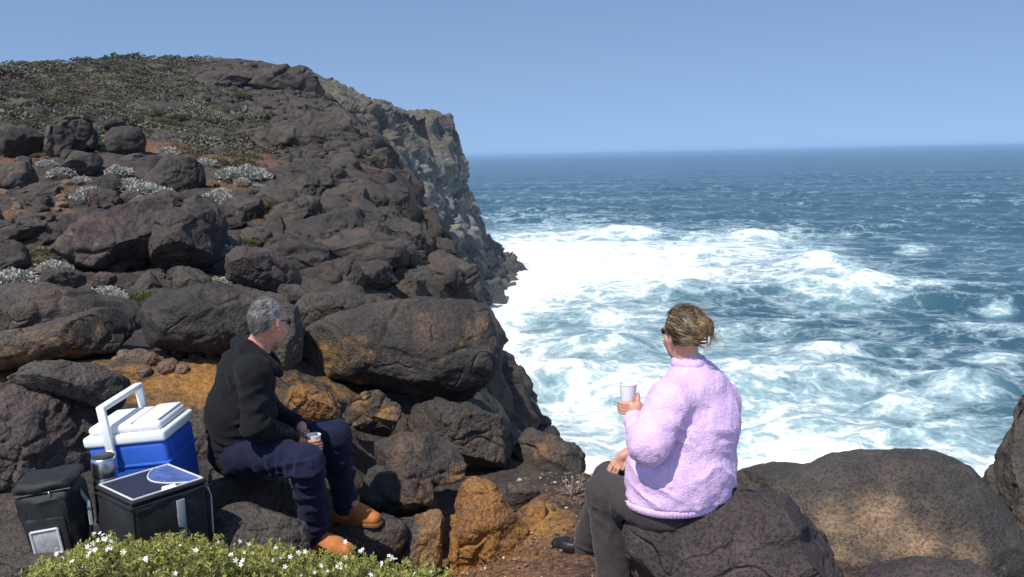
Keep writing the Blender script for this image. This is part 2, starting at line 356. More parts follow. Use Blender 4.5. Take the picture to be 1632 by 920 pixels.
def cliff_mat():
    m, t, b = new_mat('grey_cliff'); p = wpos(t); z = nd(t, 'ShaderNodeSeparateXYZ', {0: p}).outputs[2]
    big = noise(t, p, 0.10, 6, 0.62, 0.6); med = noise(t, p, 0.55, 7, 0.66); fine = noise(t, p, 3.0, 6, 0.7)
    col = mixc(t, rng(t, big, 0.4, 0.6), (0.135, 0.128, 0.118), (0.19, 0.18, 0.16))
    col = mixc(t, rng(t, med, 0.52, 0.66), col, (0.095, 0.088, 0.082))
    up = rng(t, mth(t, 'ADD', z, mth(t, 'MULTIPLY', med, 6.0)), 0.0, 6.0)
    col = mixc(t, mth(t, 'MULTIPLY', up, 0.65), col, (0.10, 0.072, 0.058))
    gr = mth(t, 'MULTIPLY', rng(t, noise(t, p, 0.3, 5, 0.7), 0.5, 0.6), mth(t, 'MULTIPLY', rng(t, z, -8.0, -1.0), rng(t, attr(t, 'flat'), 0.25, 0.6)))
    col = mixc(t, mth(t, 'MULTIPLY', gr, 0.8), col, (0.085, 0.105, 0.045))
    wet = rng(t, mth(t, 'ADD', z, mth(t, 'MULTIPLY', big, 9.0)), -8.0, -14.0)
    col = mixc(t, mth(t, 'MULTIPLY', wet, 0.7), col, (0.055, 0.053, 0.05))
    g = rng(t, fine, 0.3, 0.7, 0.6, 1.4)
    col = mixc(t, 1.0, col, nd(t, 'ShaderNodeCombineColor', {0: g, 1: g, 2: g}).outputs[0], 'MULTIPLY')
    setp(t, b, col, 0.85, mth(t, 'ADD', med, mth(t, 'MULTIPLY', fine, 0.35)), 0.8, 0.8)
    return m
M['cliff'] = cliff_mat()
tag(mesh_obj('headland', V, F, M['cliff'], attrs={'flat': vnormals(V, F)[:, 2]}), 'grey layered sea cliff of the far headland', None, kind='structure')

# ------------------------------------------------------------------ sea
NR, NC = 700, 760
dep = np.concatenate([np.linspace(0.80, 0.10, 440), np.linspace(0.0995, 0.0012, 260)])
ys = 25.0 / dep; aa = np.linspace(-0.62, 0.80, NC)
Y = np.repeat(ys[:, None], NC, 1); X = aa[None] * Y
V = np.stack([X, Y, np.full_like(X, SEA)], -1).reshape(-1, 3)
dy = np.abs(np.gradient(ys))[:, None] * np.ones((1, NC)); sp = np.maximum(dy, Y * (aa[1] - aa[0])).ravel()
px, py = proj(V)
FOAM = [(890, 428, 150, 52, 1.3), (840, 450, 90, 50, 1.3), (1010, 428, 190, 44, 1.08), (1150, 408, 170, 32, .75), (1250, 440, 170, 36, .56), (1180, 380, 150, 14, .62), (1310, 425, 55, 20, .8), (1350, 465, 130, 22, .6), (960, 375, 130, 10, .72),
    (790, 485, 90, 30, 1.2), (790, 530, 60, 60, 1.05), (830, 590, 90, 70, .85), (880, 660, 120, 70, .78), (930, 745, 120, 45, 1.05), (870, 560, 110, 50, .72), (980, 500, 120, 30, .7), (1000, 600, 160, 60, .6),
    (1240, 735, 150, 40, 1.05), (1290, 690, 180, 55, .85), (1190, 640, 150, 60, .72), (1250, 560, 200, 25, .42), (1330, 640, 160, 40, .6), (1430, 640, 130, 35, .56), (1500, 700, 120, 60, .55), (1540, 620, 90, 26, .55), (1310, 565, 60, 12, .72), (1415, 578, 36, 6, .66), (1595, 484, 32, 5, .62), (1470, 455, 70, 10, .5), (1590, 580, 60, 10, .55), (1600, 740, 80, 40, .7), (1460, 395, 30, 8, .55), (1100, 690, 150, 70, .7)]
cov = -0.05 + 0.14 * sstep(300, 470, py) + 0.42 * sstep(430, 620, py) * sstep(1500, 1050, px) + 0.14 * sstep(470, 680, py) + 0.04 * sstep(300, 400, py)
for (fx, fy, rx, ry, am) in FOAM: cov = np.maximum(cov, am * np.exp(-(((px - fx) / rx) ** 2 + ((py - fy) / ry) ** 2) * 0.75))
rs = np.random.RandomState(4); wv = np.zeros(len(V)); ch = np.zeros((len(V), 2))
wx = V[:, 0] + 5 * perlin(V * 0.03, 2); wy = V[:, 1] + 6 * perlin(V * 0.025, 3)
for k in range(46):
    lam = 2.6 * (1.085 ** k); ang = R_(-100 + rs.normal(0, 26 if lam < 20 else 13)); kx, ky = math.cos(ang) * 2 * math.pi / lam, math.sin(ang) * 2 * math.pi / lam
    amp = 0.0085 * lam ** 0.86 * (0.6 + 0.8 * rs.rand()); fade = sstep(2.2, 4.5, lam / sp)
    ph = kx * wx + ky * wy + rs.rand() * 7
    wv += amp * fade * (np.sin(ph) + 0.25 * np.cos(2 * ph)); ch += (amp * fade * np.cos(ph) * 0.8)[:, None] * np.array([[kx, ky]]) / math.hypot(kx, ky)
rough_ = np.clip(cov, 0, 1)
for (fx, fy, rx, ry, am) in [(1000, 372, 60, 5, 1.6), (1200, 378, 40, 5, 1.3), (1300, 412, 45, 7, 1.6), (1330, 455, 110, 8, 1.5), (1100, 470, 60, 6, 1.0), (960, 540, 80, 14, 1.1), (1310, 562, 60, 8, 1.1), (1430, 640, 50, 9, 1.0), (1540, 612, 60, 9, 1.0), (1240, 700, 90, 10, 1.0), (900, 610, 80, 12, .9)]:
    wv += 1.6 * am * np.exp(-(((px - fx) / rx) ** 2 + ((py - fy) / ry) ** 2))
wv += (0.85 * fbm(V * np.array([0.13, 0.2, 0]), 4, 91) + 0.30 * np.abs(fbm(V * 0.7, 3, 95)) * sstep(1.2, 0.5, sp)) * rough_ * sstep(3, 1, sp)
V[:, 2] += wv; V[:, :2] += ch * 0.8
crest = wv / (np.std(wv) + 1e-6)
def sea_mat():
    m, t, b = new_mat('sea_water'); p = wpos(t)
    wp = nd(t, 'ShaderNodeTexNoise', {'Vector': p, 'Scale': 0.10, 'Detail': 3.0}).outputs[1]
    q = nd(t, 'ShaderNodeVectorMath', {0: nd(t, 'ShaderNodeVectorMath', {0: wp, 'Scale': 9.0}, operation='SCALE').outputs[0], 1: p}, operation='ADD').outputs[0]
    wp2 = nd(t, 'ShaderNodeTexNoise', {'Vector': p, 'Scale': 0.6, 'Detail': 2.0}).outputs[1]
    q = nd(t, 'ShaderNodeVectorMath', {0: nd(t, 'ShaderNodeVectorMath', {0: wp2, 'Scale': 1.5}, operation='SCALE').outputs[0], 1: q}, operation='ADD').outputs[0]
    st = nd(t, 'ShaderNodeMapping', {'Vector': q, 'Scale': (0.75, 1.0, 1.0)}).outputs[0]
    cv = attr(t, 'foam'); cr = attr(t, 'crest')
    big = noise(t, st, 0.16, 5, 0.62); fine = noise(t, st, 1.1, 6, 0.72)
    v1 = nd(t, 'ShaderNodeTexVoronoi', {'Vector': st, 'Scale': 0.22}, feature='DISTANCE_TO_EDGE').outputs['Distance']
    v2 = nd(t, 'ShaderNodeTexVoronoi', {'Vector': st, 'Scale': 0.75}, feature='DISTANCE_TO_EDGE').outputs['Distance']
    lace = mth(t, 'ADD', mth(t, 'MULTIPLY', mth(t, 'SUBTRACT', 1.0, rng(t, v1, 0.0, 0.30)), 0.55), mth(t, 'MULTIPLY', mth(t, 'SUBTRACT', 1.0, rng(t, v2, 0.0, 0.32)), 0.30))
    pat = mth(t, 'ADD', mth(t, 'MULTIPLY', mth(t, 'SUBTRACT', big, 0.5), 1.6), mth(t, 'ADD', mth(t, 'MULTIPLY', mth(t, 'SUBTRACT', fine, 0.5), 1.25), mth(t, 'MULTIPLY', lace, 0.55)))
    f = mth(t, 'ADD', mth(t, 'ADD', pat, mth(t, 'MULTIPLY', cv, 1.15)), mth(t, 'MULTIPLY', cr, 0.05))
    foam = rng(t, f, 0.80, 1.34)
    thin = rng(t, f, 0.30, 1.05)
    # water body: deep blue offshore, milky turquoise where air has been beaten into it
    deep = mixc(t, rng(t, noise(t, p, 0.012, 4), 0.4, 0.6), (0.027, 0.078, 0.116), (0.035, 0.094, 0.130))
    col = mixc(t, mth(t, 'MULTIPLY', rng(t, cv, 0.12, 0.7), 0.9), deep, (0.15, 0.275, 0.31))
    col = mixc(t, mth(t, 'MULTIPLY', thin, 0.8), col, (0.42, 0.55, 0.58))
    col = mixc(t, foam, col, (0.78, 0.81, 0.81))
    rip = mth(t, 'ADD', noise(t, p, 1.3, 4, 0.6), mth(t, 'MULTIPLY', noise(t, p, 0.25, 2), 2.0))
    setp(t, b, col, rng(t, foam, 0.0, 1.0, 0.28, 0.8), rip, 0.35, 0.8)
    b.inputs['IOR'].default_value = 1.33
    return m
M['sea'] = sea_mat()
tag(mesh_obj('sea', V, grid_faces(NR, NC), M['sea'], attrs={'foam': cov, 'crest': crest}), 'blue ocean with white surf along the cliffs', None, kind='structure')
# ------------------------------------------------------------------ boulders
_ico = {}
def ico(sub):
    if sub not in _ico:
        bm = bmesh.new(); bmesh.ops.create_icosphere(bm, subdivisions=sub, radius=1.0)
        _ico[sub] = (np.array([v.co[:] for v in bm.verts]), np.array([[v.index for v in f.verts] for f in bm.faces])); bm.free()
    return _ico[sub]
def rock_detail(V, n, Rm, seed, amp=1.0, blk=1.0, crk=1.0):
    q = V / Rm
    wq = q + 0.14 * fbm(q * 1.5, 2, seed + 5)[:, None]
    d0, g0 = blocks(wq * 1.35 + seed, seed, 0.07); d1, g1 = blocks(wq * 3.2 + seed, seed + 1, 0.09)
    msk = sstep(-0.25, 0.25, fbm(q * 1.2, 2, seed + 9))
    h = amp * (0.055 * fbm(q * 1.4, 3, seed) + 0.030 * fbm(q * 4.0, 3, seed + 2) + 0.012 * fbm(q * 12, 2, seed + 4))
    h += blk * (0.10 * d0 + 0.045 * d1 * msk) - crk * (0.035 * g0 + 0.022 * g1 * msk)
    return V + n * (h * Rm)[:, None]
def facet(V, seed, fac, n=17):
    rs_ = np.random.RandomState(seed)
    for k in range(n):
        q = rs_.normal(0, 1, 3) * np.array([1, 1, .8]); q /= np.linalg.norm(q); h = V @ q
        o = h.max() * (1 - fac * rs_.uniform(.08, .36)); ov = np.maximum(0, h - o)
        V = V - q[None] * (ov * 0.93)[:, None]
    return V
def outline_rock(d, poly, thick=0.8, pw=2.5, sub=6, seed=1, amp=1.0, blk=1.0, crk=1.0, fac=None):
    poly = np.array(poly, float)
    x, y = poly[:, 0], poly[:, 1]; x1, y1 = np.roll(x, -1), np.roll(y, -1); cr = x * y1 - x1 * y; A = cr.sum() / 2
    cx, cy = ((x + x1) * cr).sum() / (6 * A), ((y + y1) * cr).sum() / (6 * A)
    if 9 < d < 30 and 430 < cx < 760:
        hd_ = hit(cx, cy)[1]; d = max(d, hd_ + 0.10 * 0.25 * (x.max() - x.min() + y.max() - y.min()) * d / FPX)
    if d > 30: d = hit(cx, cy + 6)[1] + 0.10 * (x.max() - x.min()) * d / FPX
    C = P(cx, cy, d); r = C / np.linalg.norm(C)
    ex = np.cross(r, [0, 0, 1]); ex /= np.linalg.norm(ex); ez = np.cross(ex, r)
    L = []
    for q in poly:
        v = P(q[0], q[1], 1.0); v = v * ((C @ r) / (v @ r)); L.append(((v - C) @ ex, (v - C) @ ez))
    L = np.array(L); L1 = np.roll(L, -1, 0); th = np.radians(np.arange(0, 360, 1.5)); Rt = np.zeros(len(th))
    for k, a in enumerate(th):
        dx, dz = math.cos(a), math.sin(a); best = 0
        for p0, p1 in zip(L, L1):
            e = p1 - p0; den = dx * e[1] - dz * e[0]
            if abs(den) < 1e-9: continue
            tt = (p0[0] * e[1] - p0[1] * e[0]) / den; s = (p0[0] * dz - p0[1] * dx) / den
            if tt > 0 and -1e-6 <= s <= 1 + 1e-6: best = max(best, tt)
        Rt[k] = best
    ker = np.exp(-0.5 * (np.arange(-6, 7) / 2.2) ** 2); ker /= ker.sum()
    Rt = np.convolve(np.concatenate([Rt[-6:], Rt, Rt[:6]]), ker, 'valid')
    Rt = Rt * 1.07; Rm = float(np.sqrt((Rt ** 2).mean()))
    n, F = ico(sub)
    a = np.arctan2(n[:, 2], n[:, 0]) % (2 * math.pi); m = np.hypot(n[:, 0], n[:, 2])
    R = np.interp(a, np.concatenate([th, [2 * math.pi]]), np.concatenate([Rt, Rt[:1]]))
    s = 1 / (m ** pw + np.abs(n[:, 1]) ** pw) ** (1 / pw)
    U = (R * m * s * np.cos(a)); Wz = (R * m * s * np.sin(a)); D = thick * min(Rm, 3 * Rt.min()) * n[:, 1] * s
    fac = min(1.0, 0.35 + 0.55 * blk) if fac is None else fac
    V = U[:, None] * ex + Wz[:, None] * ez + D[:, None] * r
    V = facet(V, seed, fac)
    nn = vnormals(V, F)
    V = rock_detail(V, nn, Rm, seed, amp, blk, crk)
    return V + C, F, C, Rm
ROCKN = [0]
def boulder(name, label, d, poly, mat='basalt', cat='boulder', group=None, st=1.0, **kw):
    ROCKN[0] += 1; kw.setdefault('seed', 11 * ROCKN[0])
    V, F, C, Rm = outline_rock(d, poly, **kw)
    base = C.copy(); base[2] = V[:, 2].min()
    o = mesh_obj(name, V, F, M[mat], origin=base, attrs={'stain': stain(V) * st})
    return tag(o, label, cat, group)
G1 = 'big boulders round the picnic place'
B = lambda label, d, poly, mat='basalt', name='boulder', **kw: boulder(name, label, d, poly, mat, group=G1, **kw)
B('huge dark reddish boulder at the left edge, behind the black backpack', 4.75, [(-140, 650), (-60, 612), (20, 598), (90, 600), (150, 615), (200, 640), (206, 690), (190, 740), (150, 775), (60, 785), (-60, 795), (-160, 760)], 'basalt_red', sub=7, thick=0.75, blk=.6)
B('cracked cap of rock on top of the huge left boulder', 4.8, [(10, 600), (40, 583), (90, 576), (150, 582), (195, 600), (215, 628), (206, 655), (160, 650), (100, 630), (40, 615)], sub=6, thick=1.3, blk=.6)
B('long low boulder with orange underside at the left edge', 6.3, [(-90, 545), (0, 530), (50, 524), (110, 505), (160, 492), (195, 497), (211, 520), (212, 550), (195, 557), (120, 566), (60, 580), (0, 590), (-80, 600)], sub=6, thick=1.1, blk=.5, st=.7)
B('flat dark slab with pale scratches above the long low boulder', 7.5, [(-60, 472), (0, 462), (80, 455), (150, 468), (215, 485), (232, 505), (225, 535), (150, 540), (0, 545), (-60, 545)], sub=6, thick=1.6, blk=.5)
B('flat-topped boulder with shadowed overhang behind the seated man', 6.5, [(228, 512), (243, 476), (290, 461), (340, 455), (400, 466), (455, 470), (478, 500), (476, 545), (440, 558), (380, 560), (300, 556), (245, 550), (229, 535)], sub=6, thick=1.1, blk=.6, pw=3, st=.25)
B('smooth round boulder directly behind the man\'s face', 5.75, [(432, 492), (455, 476), (476, 488), (484, 530), (478, 572), (458, 588), (428, 582), (418, 540)], sub=6, thick=1.0, blk=.4)
B('very large smooth boulder with orange left side at the centre', 6.9, [(480, 580), (488, 540), (520, 512), (600, 487), (680, 479), (745, 482), (775, 503), (789, 550), (789, 600), (776, 628), (740, 639), (690, 636), (640, 624), (580, 610), (510, 597)], 'basalt', sub=7, thick=0.7, blk=.3, amp=.7, pw=2.8, crk=.5, st=.85)
B('cracked slab lying on the very large central boulder', 7.2, [(466, 495), (488, 471), (560, 466), (600, 478), (606, 495), (575, 512), (530, 530), (490, 538), (468, 525)], sub=6, thick=1.3, blk=.6)
B('big reddish boulder with a dark cleft on the hillside', 10.6, [(80, 398), (94, 352), (140, 328), (220, 317), (285, 322), (300, 350), (290, 385), (238, 402), (224, 432), (190, 436), (150, 426), (105, 418)], 'basalt_red', sub=6, thick=0.9, blk=1.1)
B('dark boulder leaning right of the cleft on the hillside', 10.5, [(236, 385), (250, 345), (290, 322), (335, 332), (343, 365), (330, 412), (318, 432), (272, 440), (244, 432)], sub=6, thick=1.0, blk=1.2)
B('tall grey boulder behind the dark cleft boulder', 11.2, [(280, 330), (312, 311), (346, 320), (364, 350), (357, 400), (332, 430), (300, 420)], sub=6, blk=1.0)
B('small wedge of rock below the dark cleft', 9.4, [(203, 470), (222, 445), (238, 431), (262, 463), (255, 478), (215, 480)], sub=5)
B('dark boulder at the left edge beside brown scrub', 10, [(-40, 405), (0, 382), (30, 386), (50, 405), (49, 428), (20, 440), (-40, 440)], sub=5)
B('flat dark rock at the left edge below the red soil', 12, [(-20, 372), (30, 352), (75, 348), (92, 358), (84, 374), (40, 380), (0, 390)], sub=5)
B('low dark slab above the scratched slab', 8.9, [(50, 448), (70, 431), (120, 431), (143, 442), (141, 458), (100, 464), (60, 462)], sub=5, thick=1.3)
B('small reddish rock next to the low dark slab', 9.2, [(138, 450), (148, 435), (172, 433), (188, 444), (184, 458), (160, 462), (142, 460)], 'basalt_red', sub=5)
B('tilted brown slab left of the dark cliff face', 9.6, [(345, 432), (348, 412), (380, 397), (430, 398), (468, 422), (480, 455), (440, 464), (390, 458)], 'basalt_red', sub=6, thick=1.2, blk=.7)
B('big smooth block high on the cliff face', 15, [(432, 305), (448, 276), (500, 267), (546, 284), (553, 320), (532, 346), (490, 356), (450, 364), (438, 335)], sub=6, blk=.9)
B('wedge-shaped block jutting from the cliff face', 12.6, [(460, 388), (480, 366), (530, 351), (572, 342), (594, 360), (587, 395), (560, 414), (530, 418), (490, 408)], sub=6, blk=.8)
B('rounded grey block left of the jutting wedge', 13, [(398, 372), (420, 346), (452, 345), (464, 380), (456, 402), (414, 400)], sub=5)
B('brown ledge of rock near the top of the cliff face', 20, [(533, 272), (560, 262), (600, 267), (636, 281), (640, 302), (600, 303), (556, 292)], 'basalt_red', sub=5)
B('dark block above the brown ledge', 22.5, [(588, 244), (618, 232), (640, 262), (624, 278), (590, 270)], sub=5)
B('dark block below the brown ledge on the cliff edge', 17, [(585, 305), (630, 300), (648, 330), (640, 350), (600, 350), (580, 330)], sub=5)
B('broad dark block in the middle of the cliff face', 13, [(585, 365), (620, 345), (665, 360), (690, 400), (680, 440), (630, 445), (595, 425)], sub=6, blk=1.3)
B('dark block low on the cliff face above the central boulder', 11.8, [(575, 450), (610, 420), (680, 420), (735, 455), (742, 492), (690, 500), (600, 490)], sub=6, blk=1.3)
B('shadowed block on the cliff face under the jutting wedge', 11.5, [(470, 440), (500, 415), (560, 415), (590, 440), (585, 470), (530, 478), (480, 470)], sub=6, blk=1.2)
B('large layered dark boulder high on the hillside', 23, [(58, 232), (75, 196), (110, 179), (150, 184), (170, 205), (167, 240), (130, 253), (80, 252)], sub=6, blk=1.2)
B('round balanced boulder beside the layered one', 22.3, [(165, 226), (172, 206), (195, 200), (222, 206), (235, 228), (226, 247), (195, 251), (172, 243)], sub=5, blk=.5)
B('dark boulder high at the left edge', 23.5, [(-30, 225), (10, 195), (55, 194), (73, 225), (70, 250), (20, 257), (-30, 255)], sub=5)
B('flat dark capstone behind the round balanced boulder', 23.5, [(164, 196), (180, 186), (202, 189), (205, 203), (180, 210), (166, 207)], sub=5)
B('rounded grey boulder amid silver bushes', 18.3, [(226, 290), (246, 258), (285, 244), (316, 257), (329, 290), (323, 318), (280, 322), (238, 314)], sub=6, blk=.8)
B('small split dark boulder amid silver bushes', 17, [(148, 303), (158, 282), (185, 275), (201, 290), (197, 313), (165, 317)], sub=5)
B('low dark boulder left of the split boulder', 19, [(95, 268), (118, 240), (150, 238), (165, 262), (150, 280), (110, 285)], sub=5)
B('dark boulder by red soil at the left edge', 17.5, [(-20, 290), (5, 262), (45, 258), (72, 275), (60, 298), (20, 305)], sub=5)
B('large dark rounded boulder under the central one', 6.35, [(645, 690), (652, 650), (700, 640), (750, 641), (796, 660), (819, 700), (819, 738), (790, 752), (745, 752), (700, 738), (660, 722)], sub=7, thick=.9, blk=.7)
B('blocky grey boulder right of the man\'s knees', 5.85, [(543, 645), (570, 627), (625, 625), (646, 645), (650, 682), (620, 694), (580, 688), (553, 670)], sub=6, blk=1.2)
B('low orange-brown rock just behind the man\'s knees', 5.5, [(448, 642), (465, 618), (500, 612), (535, 630), (553, 655), (546, 674), (510, 668), (465, 662)], 'ochre', sub=6, thick=1.2)
B('lumpy brown boulder right of the man\'s shin', 5.55, [(585, 748), (598, 706), (640, 690), (700, 691), (736, 714), (743, 750), (731, 776), (700, 787), (640, 778), (598, 768)], sub=6, blk=1.2)
B('lumpy dark rock above the man\'s forward boot', 5.25, [(535, 795), (548, 762), (610, 744), (665, 750), (716, 766), (714, 800), (690, 818), (640, 824), (570, 822)], sub=6, blk=1.2)
B('dark rounded rock under the man\'s forward boot', 4.85, [(516, 868), (522, 838), (555, 822), (610, 819), (645, 838), (648, 872), (620, 900), (570, 908), (528, 898)], sub=6, thick=.9, blk=.5, pw=3)
B('fluted dark rock between the boot and ochre rock', 4.95, [(636, 845), (650, 812), (700, 814), (714, 850), (708, 905), (670, 922), (642, 905)], sub=6, blk=1.2)
B('upright ochre weathered rock in the middle foreground', 5.0, [(700, 885), (708, 825), (733, 778), (755, 765), (790, 774), (820, 788), (845, 830), (850, 880), (846, 908), (780, 916), (714, 914)], 'ochre', sub=7, thick=.75, blk=1.0, pw=3)
B('small ochre rock beside the upright ochre one', 5.15, [(838, 805), (858, 790), (877, 815), (874, 858), (850, 876), (836, 850)], 'ochre', sub=5)
B('dark knob of rock behind the upright ochre one', 5.5, [(795, 790), (810, 770), (845, 766), (870, 785), (868, 808), (830, 815), (800, 810)], sub=5)
B('dark triangular rock with tan patch at the cliff edge', 6.6, [(812, 745), (818, 697), (850, 682), (885, 690), (920, 718), (955, 758), (968, 788), (920, 796), (870, 790), (826, 780)], sub=6, thick=1.0, blk=.9)
B('large brown boulder the woman sits on', 4.0, [(1012, 930), (1006, 850), (1026, 815), (1080, 796), (1140, 792), (1200, 790), (1240, 800), (1277, 825), (1312, 870), (1342, 930), (1350, 1010), (1200, 1050), (1050, 1020)], 'basalt_red', sub=7, thick=1.05, blk=.9, amp=.5, pw=3.6, fac=.5)
B('huge smooth boulder with tan hollow right of the woman', 5.2, [(1150, 830), (1160, 752), (1200, 740), (1262, 749), (1287, 752), (1330, 735), (1420, 724), (1490, 727), (1542, 755), (1592, 810), (1628, 880), (1650, 980), (1500, 1020), (1350, 1010), (1210, 930)], 'tan', sub=7, thick=.65, blk=.12, amp=.5, crk=.35, pw=2.4)
B('low reddish boulder at the bottom right corner', 3.75, [(1355, 935), (1400, 904), (1470, 892), (1540, 896), (1592, 912), (1650, 960), (1600, 1030), (1400, 1030)], 'basalt_red', sub=6, thick=1.0, blk=.3)
B('dark upright rock cut by the right edge', 5.5, [(1568, 785), (1584, 722), (1600, 692), (1622, 668), (1615, 640), (1625, 606), (1665, 590), (1730, 700), (1745, 900), (1740, 1080), (1650, 1090), (1600, 980), (1592, 860)], sub=7, thick=.9, blk=1.2)
B('grey rock behind the man\'s back', 5.25, [(290, 740), (298, 665), (325, 636), (370, 640), (400, 680), (400, 750), (360, 790), (310, 790)], sub=6, thick=.8, blk=.9)
B('grey rock the man sits on', 4.7, [(330, 800), (338, 748), (370, 736), (420, 740), (455, 752), (480, 778), (496, 812), (470, 850), (380, 860), (334, 840)], sub=7, thick=.75, blk=.6, amp=.7, pw=3)
B('smooth dark rock in front of the man\'s seat', 4.05, [(328, 890), (340, 828), (368, 806), (430, 802), (470, 815), (494, 852), (498, 900), (440, 925), (345, 920)], sub=6, thick=.8, blk=.25, amp=.6)
B('flat dark rock ledge under the bags', 3.95, [(-60, 900), (20, 872), (110, 862), (250, 858), (335, 868), (350, 910), (200, 950), (0, 960)], sub=6, thick=1.6, blk=.3, amp=.5, pw=3.5)

B('dark outcrop on the skyline at the top of the hill', 50, [(385, 142), (398, 120), (440, 108), (480, 107), (520, 119), (541, 150), (530, 172), (480, 166), (420, 152)], sub=6, blk=1.8, thick=.7, pw=4)
B('brown ledge running left from the skyline outcrop', 49, [(290, 130), (330, 118), (380, 116), (410, 128), (400, 148), (350, 146), (305, 142)], 'basalt_red', sub=6, blk=1.6, thick=1.2)
B('dark rock band below the skyline outcrop', 44, [(470, 195), (500, 172), (545, 168), (585, 190), (600, 222), (560, 228), (500, 218)], sub=6, blk=1.6)
B('cracked dark rock at mid-height above the cliff', 34, [(395, 225), (430, 200), (500, 205), (540, 228), (545, 252), (480, 258), (410, 248)], sub=6, blk=1.5)
NAMED = [('the cleft boulder', 190, 375), ('the dark cleft boulder', 290, 380), ('the layered boulder', 113, 215), ('the round balanced boulder', 200, 226), ('the grey rounded boulder', 280, 285), ('the split boulder', 175, 296), ('the tilted brown slab', 415, 430),
    ('the smooth cliff block', 495, 315), ('the jutting wedge', 525, 380), ('the rounded grey block', 430, 373), ('the scratched slab', 90, 495), ('the flat-topped boulder', 350, 505), ('the low dark slab', 100, 447), ('the small reddish rock', 163, 447), ('the skyline outcrop', 465, 135),
    ('the brown ledge', 590, 283), ('the low dark boulder', 130, 262), ('the red soil', 60, 318), ('the cracked dark rock', 470, 228), ('the rock band', 535, 200), ('the long low boulder', 100, 545), ('the broad cliff block', 640, 395), ('the skyline ledge', 350, 132), ('the rock wedge', 233, 460)]
_used = {}
def place_label(what, x, y):
    c_ = sorted(NAMED, key=lambda n_: (n_[1] - x) ** 2 + (1.4 * (n_[2] - y)) ** 2)
    def rel(n_):
        dx, dy = x - n_[1], y - n_[2]
        if abs(dx) > 1.2 * abs(dy): return ('just ' if abs(dx) < 60 else 'well ') + ('right of ' if dx > 0 else 'left of ')
        return ('just ' if abs(dy) < 40 else 'well ') + ('below ' if dy > 0 else 'above ')
    opts = [what + ' ' + rel(c_[0]) + c_[0][0]] + [what + ' ' + rel(c_[0]) + c_[0][0] + ' and ' + rel(n_) + n_[0] for n_ in c_[1:9]]
    for o_ in opts:
        if o_ not in _used and len(o_.split()) <= 16: _used[o_] = 1; return o_
    for n0 in c_[:8]:
        for s_ in ('', ' partly hidden', ' half buried', ' amid other rocks'):
            o_ = what + ' ' + rel(n0) + n0[0] + s_
            if o_ not in _used: _used[o_] = 1; return o_
    return opts[0]
# small stones in a row on the orange soil, and rocks strewn over the hill: copies of a few shapes
def proto_rock(seed, sub, sx, sy, sz, pw=2.6, blk=1.0):
    n, F = ico(sub); s = 1 / (np.abs(n) ** pw).sum(1) ** (1 / pw); V = n * s[:, None] * np.array([sx, sy, sz])
    V = facet(V, seed, min(1, .3 + .6 * blk), 18); V = rock_detail(V, vnormals(V, F), 1.0, seed, 1.3, blk, 1.0); return V, F
def rock_copies(prefix, spots, protos, mat, label, cat, group, sink=0.25, wantstain=False):
    ms = []
    for k, (V, F) in enumerate(protos):
        ms.append(mesh_obj(prefix, V, F, M[mat], link=False, attrs={'stain': np.full(len(V), 0.3 if wantstain else 0.0)}))
    out = []
    for i, (p, r) in enumerate(spots):
        o = bpy.data.objects.new(prefix, ms[i % len(ms)]); COL.objects.link(o)
        rr = random.Random(i * 7 + 3)
        s = r * rr.uniform(.85, 1.15); o.scale = (s, s * rr.uniform(.8, 1.2), s * rr.uniform(.75, 1.05))
        o.rotation_euler = (rr.uniform(-.3, .3), rr.uniform(-.3, .3), rr.uniform(0, 6.28)); o.location = Vector(p) + Vector((0, 0, r * (0.45 - sink)))
        tag(o, label(i) if callable(label) else label, cat, group); out.append(o)
    return out
random.seed(5)
stp = [(186, 572, 9), (200, 565, 14), (222, 570, 20), (245, 572, 22), (262, 562, 13), (268, 584, 18), (284, 566, 10), (288, 590, 14), (312, 565, 12), (336, 564, 13), (350, 563, 9), (298, 578, 11), (230, 590, 16), (176, 556, 8), (322, 574, 7)]
_lab = ['small round tan stone at the left end of the stone row', 'tan stone second from the left end of the stone row', 'broad brown stone in the left half of the row', 'broadest tan stone in the middle of the stone row', 'rounded stone standing up behind the middle of the row',
    'rounded tan stone in front of the middle of the row', 'small stone behind the middle of the row', 'orange-tinted stone lowest in the stone row', 'round stone alone on orange soil right of the middle', 'round stone near the man\'s back in the stone row', 'last stone of the row, touching the man\'s outline',
    'small stone between the broad and the alone stones', 'flat orange stone in front of the broad stones', 'small stone under the long low boulder', 'pebble-sized stone on the orange soil near the man']
rock_copies('stone', [(hit(x, y + r * .4), r * 5.9 / FPX) for x, y, r in stp], [proto_rock(300 + k, 5, 1, 1, .8, 2.3, .3) for k in range(4)], 'stone', lambda i: _lab[i], 'stone', 'small tan stones in a row', sink=.15, wantstain=True)

rr = random.Random(11); spots = []; spx = []
def occupied(px_, py_): return False
tries = 0
while len(spots) < 170 and tries < 6000:
    tries += 1
    x, y = rr.uniform(-20, 690), rr.uniform(150, 520)
    p = hit(x, y)
    if p[1] > 60 or p[1] < 6.8 or p[2] < -2.6: continue
    rocky = 1.0 if (x > 380 or 250 < y < 470) else 0.35
    if rr.random() > rocky: continue
    rpx = rr.choice([6, 8, 10, 13, 16, 20, 26, 32]) * (1.3 if y > 330 else .95)
    if y < 240: rpx *= 0.75
    r = rpx * p[1] / FPX
    spots.append((p, r)); spx.append((x, y, rpx))
rock_copies('rock', spots, [proto_rock(400 + k, 5, 1, .9, .75, 3.2 if k % 2 else 2.6, 1.3) for k in range(7)], 'basalt', lambda i: place_label('tiny dark rock' if spx[i][2] < 7 else 'small dark rock' if spx[i][2] < 12 else 'dark angular rock' if spx[i][2] < 20 else 'big dark angular rock', spx[i][0], spx[i][1]), 'rock', 'loose dark rocks strewn over the hillside', sink=.3)
spots = []; spx = []
